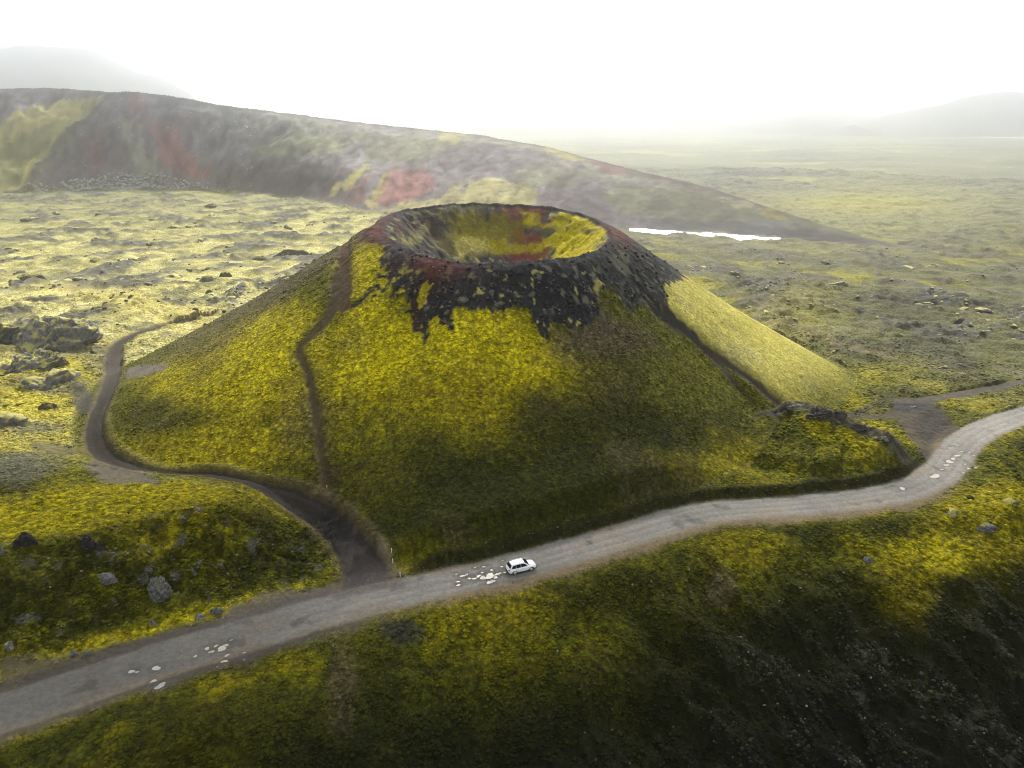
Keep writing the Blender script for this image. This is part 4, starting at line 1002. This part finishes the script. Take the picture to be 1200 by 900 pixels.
# ------------------------------------------------------------------ puddles in the potholes
PUD = simple_mat('muddy_water', (.36, .33, .25), .06, .6)
PUDG = simple_mat('grey_muddy_water', (.27, .26, .23), .06, .6)
rs = np.random.RandomState(9)
for q in PP:
    u, v, w = q[:3]; x, y, z = spot(u, v)
    dep = y * CP + (CAM_H - z) * SP; rad = w * dep / FPX / 2
    n = 26; ph = np.linspace(0, 2 * np.pi, n, endpoint=False); k1, k2, p1, p2 = rs.uniform(.12, .30), rs.uniform(.06, .16), rs.uniform(0, 6), rs.uniform(0, 6)
    rr_ = rad * (1 + k1 * np.sin(2 * ph + p1) + k2 * np.sin(3 * ph + p2) + .06 * np.sin(5 * ph + p1 + p2) + .03 * np.sin(9 * ph + p2))
    ex = rr_ * 1.15 * np.cos(ph); ey = rr_ * np.sin(ph) * rs.uniform(.65, .95) + ex * .3
    zz = max([ground_z(x, y)] + [ground_z(x + a, y + b) for a, b in zip(ex, ey)]) + .008
    Vv = [(0, 0, .0)] + [(a, b, 0) for a, b in zip(ex, ey)] + [(a * 1.05, b * 1.05, -.09) for a, b in zip(ex, ey)]
    Ff = [(0, 1 + i, 1 + (i + 1) % n) for i in range(n)] + [(1 + i, 1 + n + i, 1 + n + (i + 1) % n) for i in range(n)] + [(1 + i, 1 + n + (i + 1) % n, 1 + (i + 1) % n) for i in range(n)]
    me = bpy.data.meshes.new('puddle'); me.from_pydata(Vv, [], Ff); me.materials.append(PUDG if len(q) > 3 else PUD)
    o = link('puddle', me, kind='structure'); o.location = (x, y, zz)

# ------------------------------------------------------------------ car
CARW = simple_mat('white_car_paint', (.80, .81, .82), .25, .5, coat=.6, noise=3, amt=.03)
GLS = simple_mat('dark_glass', (.012, .014, .018), .06, .6)
PLA = simple_mat('black_trim', (.02, .02, .021), .6, .3)
RUB = simple_mat('tyre_rubber', (.018, .018, .018), .85, .2)
ALU = simple_mat('wheel_alloy', (.42, .43, .45), .35, .5, metal=.6)
TLR = simple_mat('red_lens', (.42, .015, .012), .2, .6)
HLW = simple_mat('clear_lens', (.65, .68, .72), .1, .7)
PLT = simple_mat('plate_white', (.7, .7, .68), .5, .3)
AMB = simple_mat('chrome', (.6, .6, .62), .15, .5, metal=1)
def loft(rings, close_ends=True):
    """skin consecutive closed rings of points"""
    n = len(rings[0]); V_ = [p for r_ in rings for p in r_]; F_ = []
    for i in range(len(rings) - 1):
        for j in range(n):
            F_.append((i * n + j, i * n + (j + 1) % n, (i + 1) * n + (j + 1) % n, (i + 1) * n + j))
    if close_ends:
        F_.append(tuple(range(n))[::-1]); F_.append(tuple((len(rings) - 1) * n + j for j in range(n)))
    return V_, F_
def part(name, VF, mat, parent, smooth=False, bevel=0, label=None):
    me = bpy.data.meshes.new(name); me.from_pydata(VF[0], [], VF[1]); me.materials.append(mat)
    bm = bmesh.new(); bm.from_mesh(me); bmesh.ops.recalc_face_normals(bm, faces=bm.faces)
    if bevel: bmesh.ops.bevel(bm, geom=[e for e in bm.edges], offset=bevel, segments=2, affect='EDGES', clamp_overlap=True)
    bm.to_mesh(me); bm.free()
    if smooth:
        me.polygons.foreach_set('use_smooth', [True] * len(me.polygons))
    return link(name, me, parent=parent, label=label)
def box(x0, x1, y0, y1, z0, z1):
    V_ = [(x, y, z) for x in (x0, x1) for y in (y0, y1) for z in (z0, z1)]
    return V_, [(0, 1, 3, 2), (4, 6, 7, 5), (0, 4, 5, 1), (2, 3, 7, 6), (0, 2, 6, 4), (1, 5, 7, 3)]
def slab(quad, th, nrm):
    """a thin pane from 4+ points, given thickness along nrm"""
    n = len(quad); a = [tuple(p) for p in quad]; b = [tuple(np.array(p) + np.array(nrm) * th) for p in quad]
    return a + b, [tuple(range(n))[::-1], tuple(range(n, 2 * n))] + [(i, (i + 1) % n, n + (i + 1) % n, n + i) for i in range(n)]
def wheel_rings(r0, r1, hw, n=28):
    rings = []
    prof = [(r0, -hw * .8), (r1 - .03, -hw), (r1, -hw * .7), (r1, hw * .7), (r1 - .03, hw), (r0, hw * .8)]
    V_, F_ = [], []
    for i in range(n):
        a = 2 * math.pi * i / n
        for rr_, yy in prof: V_.append((rr_ * math.cos(a), yy, rr_ * math.sin(a)))
    m_ = len(prof)
    for i in range(n):
        for j in range(m_):
            F_.append((i * m_ + j, i * m_ + (j + 1) % m_, ((i + 1) % n) * m_ + (j + 1) % m_, ((i + 1) % n) * m_ + j))
    return V_, F_
def make_car(loc, yaw):
    e = bpy.data.objects.new('car', None); S.collection.objects.link(e)
    e['label'] = 'small white SUV with dark windows driving along the gravel road'; e['category'] = 'car'
    e.location = loc; e.rotation_euler = (0, 0, yaw)
    st = [(-2.20, .66, .50, .86, .93), (-2.12, .82, .36, .98, 1.02), (-1.90, .89, .30, 1.03, 1.08), (-1.3, .92, .27, 1.02, 1.06), (0, .92, .25, .99, 1.04), (.95, .92, .26, .98, 1.05),
          (1.35, .91, .28, .94, 1.02), (1.80, .88, .30, .88, .96), (2.08, .80, .34, .80, .88), (2.22, .62, .42, .70, .76)]
    rings = []
    for x, hw, zb, zs, zt in st:
        pts = [(hw * .80, zb), (hw * .98, zb + .10), (hw, (zb + zs) / 2), (hw * .975, zs - .08), (hw * .90, zs), (hw * .6, zt - .01), (0, zt)]
        full = [(x, a, b) for a, b in pts] + [(x, -a, b) for a, b in pts[-2::-1]]
        rings.append(full)
    body = part('body', loft(rings), CARW, e, True)
    # cabin shell
    sec = [(-2.06, .80, 1.00, 1.02), (-1.86, .77, 1.00, 1.34), (-1.62, .75, 1.00, 1.60), (-1.1, .74, 1.0, 1.665), (-.4, .74, 1.0, 1.68), (.1, .74, 1.0, 1.655), (.32, .745, 1.0, 1.60), (.72, .76, 1.0, 1.31), (1.12, .79, 1.0, 1.03)]
    rings = []
    for x, hw, z0, z1 in sec:
        k = (z1 - z0) / .68
        pts = [(hw, z0), (hw - .055 * k, z0 + (z1 - z0) * .5), (hw - .135 * k, z1 - .05 * k), (hw - .22 * k, z1 - .01 * k), (0, z1 + .015)]
        rings.append([(x, a, b) for a, b in pts] + [(x, -a, b) for a, b in pts[-2::-1]])
    cabin = part('cabin', loft(rings), CARW, e, True)
    part('roof', slab([(-1.62, -.50, 1.60), (-1.1, -.52, 1.672), (-.4, -.52, 1.69), (.26, -.50, 1.63), (.26, .50, 1.63), (-.4, .52, 1.69), (-1.1, .52, 1.672), (-1.62, .50, 1.60)], .012, (0, 0, 1)), CARW, e)
    part('windscreen', slab([(.36, -.56, 1.595), (1.06, -.70, 1.085), (1.06, .70, 1.085), (.36, .56, 1.595)], .035, (.6, 0, .8)), GLS, e)
    part('rear_window', slab([(-1.70, -.54, 1.545), (-2.0, -.66, 1.16), (-2.0, .66, 1.16), (-1.70, .54, 1.545)], .06, (-.8, 0, .6)), GLS, e)
    for s in (-1, 1):
        for q in ([(-1.78, 1.10), (-1.60, 1.50), (-1.12, 1.55), (-1.12, 1.07)], [(-1.05, 1.07), (-1.05, 1.555), (-.36, 1.565), (-.32, 1.07)], [(-.25, 1.07), (-.29, 1.565), (.18, 1.52), (.78, 1.10)]):
            def yy(x, z): return s * (.79 - .135 * min(1, max(0, (z - 1.0) / .6)) + .0)
            quad = [(x, yy(x, z) - s * .02, z) for x, z in q]
            part('side_window', slab(quad, .035, (0, s, .15)), GLS, e)
        part('roof_rail', loft([[(x, s * (.60 + .015 * math.cos(a)), z + .015 * math.sin(a)) for a in np.linspace(0, 6.28, 7)[:6]] for x, z in [(-1.55, 1.60), (-1.45, 1.69), (-.4, 1.74), (.1, 1.71), (.2, 1.62)]]), ALU, e)
        mr_ = part('wing_mirror', box(.60, .76, s * .93 if s > 0 else s * 1.13, s * 1.13 if s > 0 else s * .93, 1.05, 1.20), CARW, e, bevel=.03)
        part('side_sill', box(-1.0, .95, min(s * .90, s * .945), max(s * .90, s * .945), .24, .40), PLA, e, bevel=.01)
        for x in (-.9, .02):
            part('door_handle', box(x - .1, x + .1, min(s * .92, s * .955), max(s * .92, s * .955), .90, .93), AMB, e)
        for x in (-1.10, -.29, .80):
            part('door_seam', box(x - .008, x + .008, min(s * .905, s * .928), max(s * .905, s * .928), .42, .90), PLA, e)
        part('taillight', slab([(-2.165, s * .50, .86), (-2.12, s * .82, .86), (-2.09, s * .80, 1.03), (-2.14, s * .52, 1.03)], .05, (-1, s * .35, 0)), TLR, e)
        part('headlight', slab([(2.14, s * .48, .70), (2.00, s * .80, .72), (1.93, s * .80, .86), (2.05, s * .52, .84)], .06, (.8, s * .3, .2)), HLW, e)
        for x in (-1.32, 1.36):
            wh = bpy.data.objects.new('wheel', None); S.collection.objects.link(wh); wh.parent = e; wh.location = (x, s * .80, .345)
            part('tyre', wheel_rings(.235, .345, .115), RUB, wh, True)
            V_, F_ = [], []
            n = 24
            V_.append((0, s * .09, 0))
            for i in range(n): V_.append((.235 * math.cos(i / n * 6.2832), s * .10, .235 * math.sin(i / n * 6.2832)))
            for i in range(n): V_.append((.245 * math.cos(i / n * 6.2832), s * .03, .245 * math.sin(i / n * 6.2832)))
            F_ = [(0, 1 + i, 1 + (i + 1) % n) for i in range(n)] + [(1 + i, 1 + n + i, 1 + n + (i + 1) % n, 1 + (i + 1) % n) for i in range(n)]
            part('rim', (V_, F_), ALU, wh)
            # arch lining
            V_, F_ = [], []
            for i in range(13):
                a = math.pi * i / 12
                for rr_ in (.37, .44):
                    for y2 in (s * .86, s * .935): V_.append((x + rr_ * math.cos(a), y2, .345 + rr_ * math.sin(a)))
            for i in range(12):
                b0, b1 = i * 4, i * 4 + 4
                F_ += [(b0, b0 + 1, b1 + 1, b1), (b0 + 2, b1 + 2, b1 + 3, b0 + 3), (b0 + 1, b0 + 3, b1 + 3, b1 + 1), (b0, b1, b1 + 2, b0 + 2)]
            part('wheel_arch', (V_, F_), PLA, e)
    part('rear_bumper', box(-2.27, -2.05, -.78, .78, .32, .50), PLA, e, bevel=.04)
    part('front_bumper', box(2.05, 2.27, -.72, .72, .28, .44), PLA, e, bevel=.04)
    part('grille', box(2.15, 2.255, -.42, .42, .56, .70), PLA, e, bevel=.01)
    part('number_plate', box(-2.245, -2.20, -.26, .26, .66, .77), PLT, e)
    part('number_plate', box(2.24, 2.285, -.26, .26, .46, .56), PLT, e)
    part('bonnet', slab([(1.20, -.62, 1.035), (1.20, .62, 1.035), (1.80, .60, .955), (2.05, .50, .885), (2.05, -.50, .885), (1.80, -.60, .955)], .014, (0, 0, 1)), CARW, e)
    return e
cx_, cy_, cz_ = spot(610.5, 668)
dd, tt_, _s = seg_dist(np.array([cx_]), np.array([cy_]), ROAD); i_ = int(tt_[0]); dv = ROAD[i_ + 1] - ROAD[i_]
zc_ = max(ground_z(cx_ + a, cy_ + b) for a in (-1.5, 0, 1.5) for b in (-.8, 0, .8))
make_car((cx_, cy_, zc_ + .0), math.atan2(dv[1], dv[0]) - .03)

# ------------------------------------------------------------------ marker posts
PW = simple_mat('white_post_paint', (.7, .7, .68), .5, .3); PY = simple_mat('yellow_post_paint', (.75, .65, .05), .5, .3)
def post(px, label, yellow=False, hgt=.7):
    x, y, z = spot(*px)
    e = bpy.data.objects.new('marker_post', None); S.collection.objects.link(e); e.location = (x, y, z - .1)
    e['label'] = label; e['category'] = 'marker post'
    rg = lambda r_, z_: [(r_ * math.cos(a), r_ * math.sin(a), z_) for a in np.linspace(0, 2 * math.pi, 9)[:8]]
    part('post', loft([rg(.05, 0), rg(.045, hgt)]), PY if yellow else PW, e)
    part('cap', loft([rg(.08, hgt), rg(.08, hgt + .12), rg(.04, hgt + .2)]), PY if yellow else PW, e)
post((459, 648), 'small white marker post farthest up the grass edge by the track mouth')
post((460.5, 661), 'small white marker post in the middle of the row beside the track mouth')
post((469, 676), 'small white marker post nearest the road, at the corner of the track mouth')
post((383, 570), 'short bright yellow marker post at the foot of the dark footpath', True, .45)

# ------------------------------------------------------------------ snow, lake, far mountains
SNOW = simple_mat('snow', (.88, .89, .92), .6, .3, noise=.3, amt=.03)
sp_ = [(737, 271.5, 3), (760, 274, 4.5), (800, 277.5, 4.6), (840, 280.5, 4.4), (875, 283.2, 4.4), (900, 285.2, 3.6), (914, 286, 1.6)]
top, bot = [], []
for u in np.linspace(737, 914, 60):
    vc = np.interp(u, [a[0] for a in sp_], [a[1] for a in sp_]); th = np.interp(u, [a[0] for a in sp_], [a[2] for a in sp_])
    th += .5 * math.sin(u * .21) + .3 * math.sin(u * .5)
    p0 = on_z(u, vc - th / 2, -17.0); p1 = on_z(u, vc + th / 2, -17.0); top.append(p0); bot.append(p1)
Vv, Ff = [], []
K = 9
for i in range(60):
    for k in range(K):
        t = k / (K - 1); x = top[i][0] * (1 - t) + bot[i][0] * t; y = top[i][1] * (1 - t) + bot[i][1] * t
        Vv.append((x, y, ground_z(x, y) * .6 + .4 * (-17.0) + .1 + 2.0 * math.sin(math.pi * t) ** .5))
for i in range(59):
    for k in range(K - 1): Ff.append((i * K + k, (i + 1) * K + k, (i + 1) * K + k + 1, i * K + k + 1))
me = bpy.data.meshes.new('snow_patch'); me.from_pydata(Vv, [], Ff); me.materials.append(SNOW); me.polygons.foreach_set('use_smooth', [True] * len(Ff))
link('snow_patch', me, kind='structure')
WAT = simple_mat('lake_water', (.60, .64, .66), .25, .5)
ring = [on_z(u, v, -16.5) for u, v in [(860, 155.6), (930, 155.2), (1010, 155.6), (1100, 156.2), (1200, 157), (1330, 158), (1330, 167), (1200, 162.5), (1130, 161), (1060, 159), (980, 157.2), (920, 155.6)]]
V_, F_ = slab(ring, 1.0, (0, 0, -1))
me = bpy.data.meshes.new('lake'); me.from_pydata(V_, [], F_); me.materials.append(WAT); link('lake', me, kind='structure')
MT = simple_mat('far_slope', (.11, .12, .105), .95, .1, noise=.004, amt=.5)
def mountain(px, yv, depth, seed, foot=-19):
    P = np.array([at_y(u, v, yv) for u, v in px]); n = 220; m_ = 46
    xs = np.linspace(P[0, 0], P[-1, 0], n); zc = np.interp(xs, P[:, 0], P[:, 2])
    T, Xs = np.meshgrid(np.linspace(-1, 1, m_), xs, indexing='ij')
    Z = foot + (zc[None, :] - foot) * (1 - np.abs(T) ** 1.1)
    Yy = yv + T * depth
    rel = (zc[None, :] - foot)
    Z = Z + (.10 * rel * fbm(Xs, Yy, 420, 5, seed, .55, None, ridged=True)) * (1 - np.abs(T) * .7) - 2
    ii_, jj_ = np.meshgrid(np.arange(m_ - 1), np.arange(n - 1), indexing='ij')
    Fq = np.stack([ii_ * n + jj_, ii_ * n + jj_ + 1, (ii_ + 1) * n + jj_ + 1, (ii_ + 1) * n + jj_], -1).reshape(-1, 4)
    me = mesh_np('mountain', np.stack([Xs.ravel(), Yy.ravel(), Z.ravel()], 1), Fq, MT)
    link('mountain', me, kind='structure')
mountain([(-330, 120), (-200, 84), (-100, 66), (0, 62), (40, 56), (80, 58), (112, 62), (132, 74), (158, 88), (182, 92), (200, 101), (214, 113), (240, 135), (270, 146)], 4650, 1200, 1)
mountain([(560, 146), (640, 140), (720, 143), (800, 141), (860, 140), (895, 136), (925, 129), (950, 126), (970, 127), (990, 133), (1015, 137), (1050, 139), (1110, 142)], 4300, 350, 4)
mountain([(1000, 146), (1040, 135), (1075, 129), (1105, 124), (1130, 116), (1160, 111), (1190, 110), (1225, 113), (1280, 118), (1360, 112), (1450, 130)], 3950, 350, 6)
#@@END
# ------------------------------------------------------------------ unseen cloud added above the haze to shade the near slope
def add_shade_cloud():
    h = 530.0; gx0, gy0 = 22.0, 36.0
    k = h / math.tan(SUN_EL)
    cx, cy = gx0 + k * math.sin(SUN_AZ), gy0 + k * math.cos(SUN_AZ)
    bm = bmesh.new(); bmesh.ops.create_icosphere(bm, subdivisions=6, radius=1.0)
    P = np.array([v.co[:] for v in bm.verts], np.float32); Fc = np.array([[v.index for v in f.verts] for f in bm.faces], np.int32); bm.free()
    d = .22 * pn3(P * 1.6, 3) + .16 * np.abs(pn3(P * 3.5, 4)) + .09 * np.abs(pn3(P * 8, 5)) + .05 * np.abs(pn3(P * 17, 6))
    P = P * (1 + d)[:, None]; P[:, 2] = np.where(P[:, 2] < 0, P[:, 2] * .35, P[:, 2])
    P = P * np.array([170, 74, 42], np.float32)
    me = mesh_np('shade_cloud', P, Fc, simple_mat('shade_cloud_white', (.88, .88, .89), 1.0, 0.0))
    o = link('shade_cloud', me, kind='structure'); o.location = (cx, cy, h)
add_shade_cloud()
# ------------------------------------------------------------------ haze
zlo = float(H.min()) - 1.0
def add_haze():
    hx = 9600.0
    me = bpy.data.meshes.new('haze'); bm = bmesh.new(); bmesh.ops.create_cube(bm, size=1.0)
    top = 475.0
    for v in bm.verts:
        v.co.x *= 2 * hx; v.co.y *= 2 * hx; v.co.z = top if v.co.z > 0 else zlo
    bm.to_mesh(me); bm.free()
    m = bpy.data.materials.new('haze'); m.use_nodes = True; t = m.node_tree; t.nodes.clear()
    o = t.nodes.new('ShaderNodeOutputMaterial'); p = t.nodes.new('ShaderNodeVolumePrincipled')
    p.inputs['Color'].default_value = (.96, .97, .985, 1); p.inputs['Density'].default_value = HAZE_DENSITY; p.inputs['Anisotropy'].default_value = HAZE_G
    t.links.new(p.outputs[0], o.inputs['Volume'])
    me.materials.append(m)
    link('haze', me, kind='stuff')
add_haze()
print('done', round(time.time() - T0, 1))
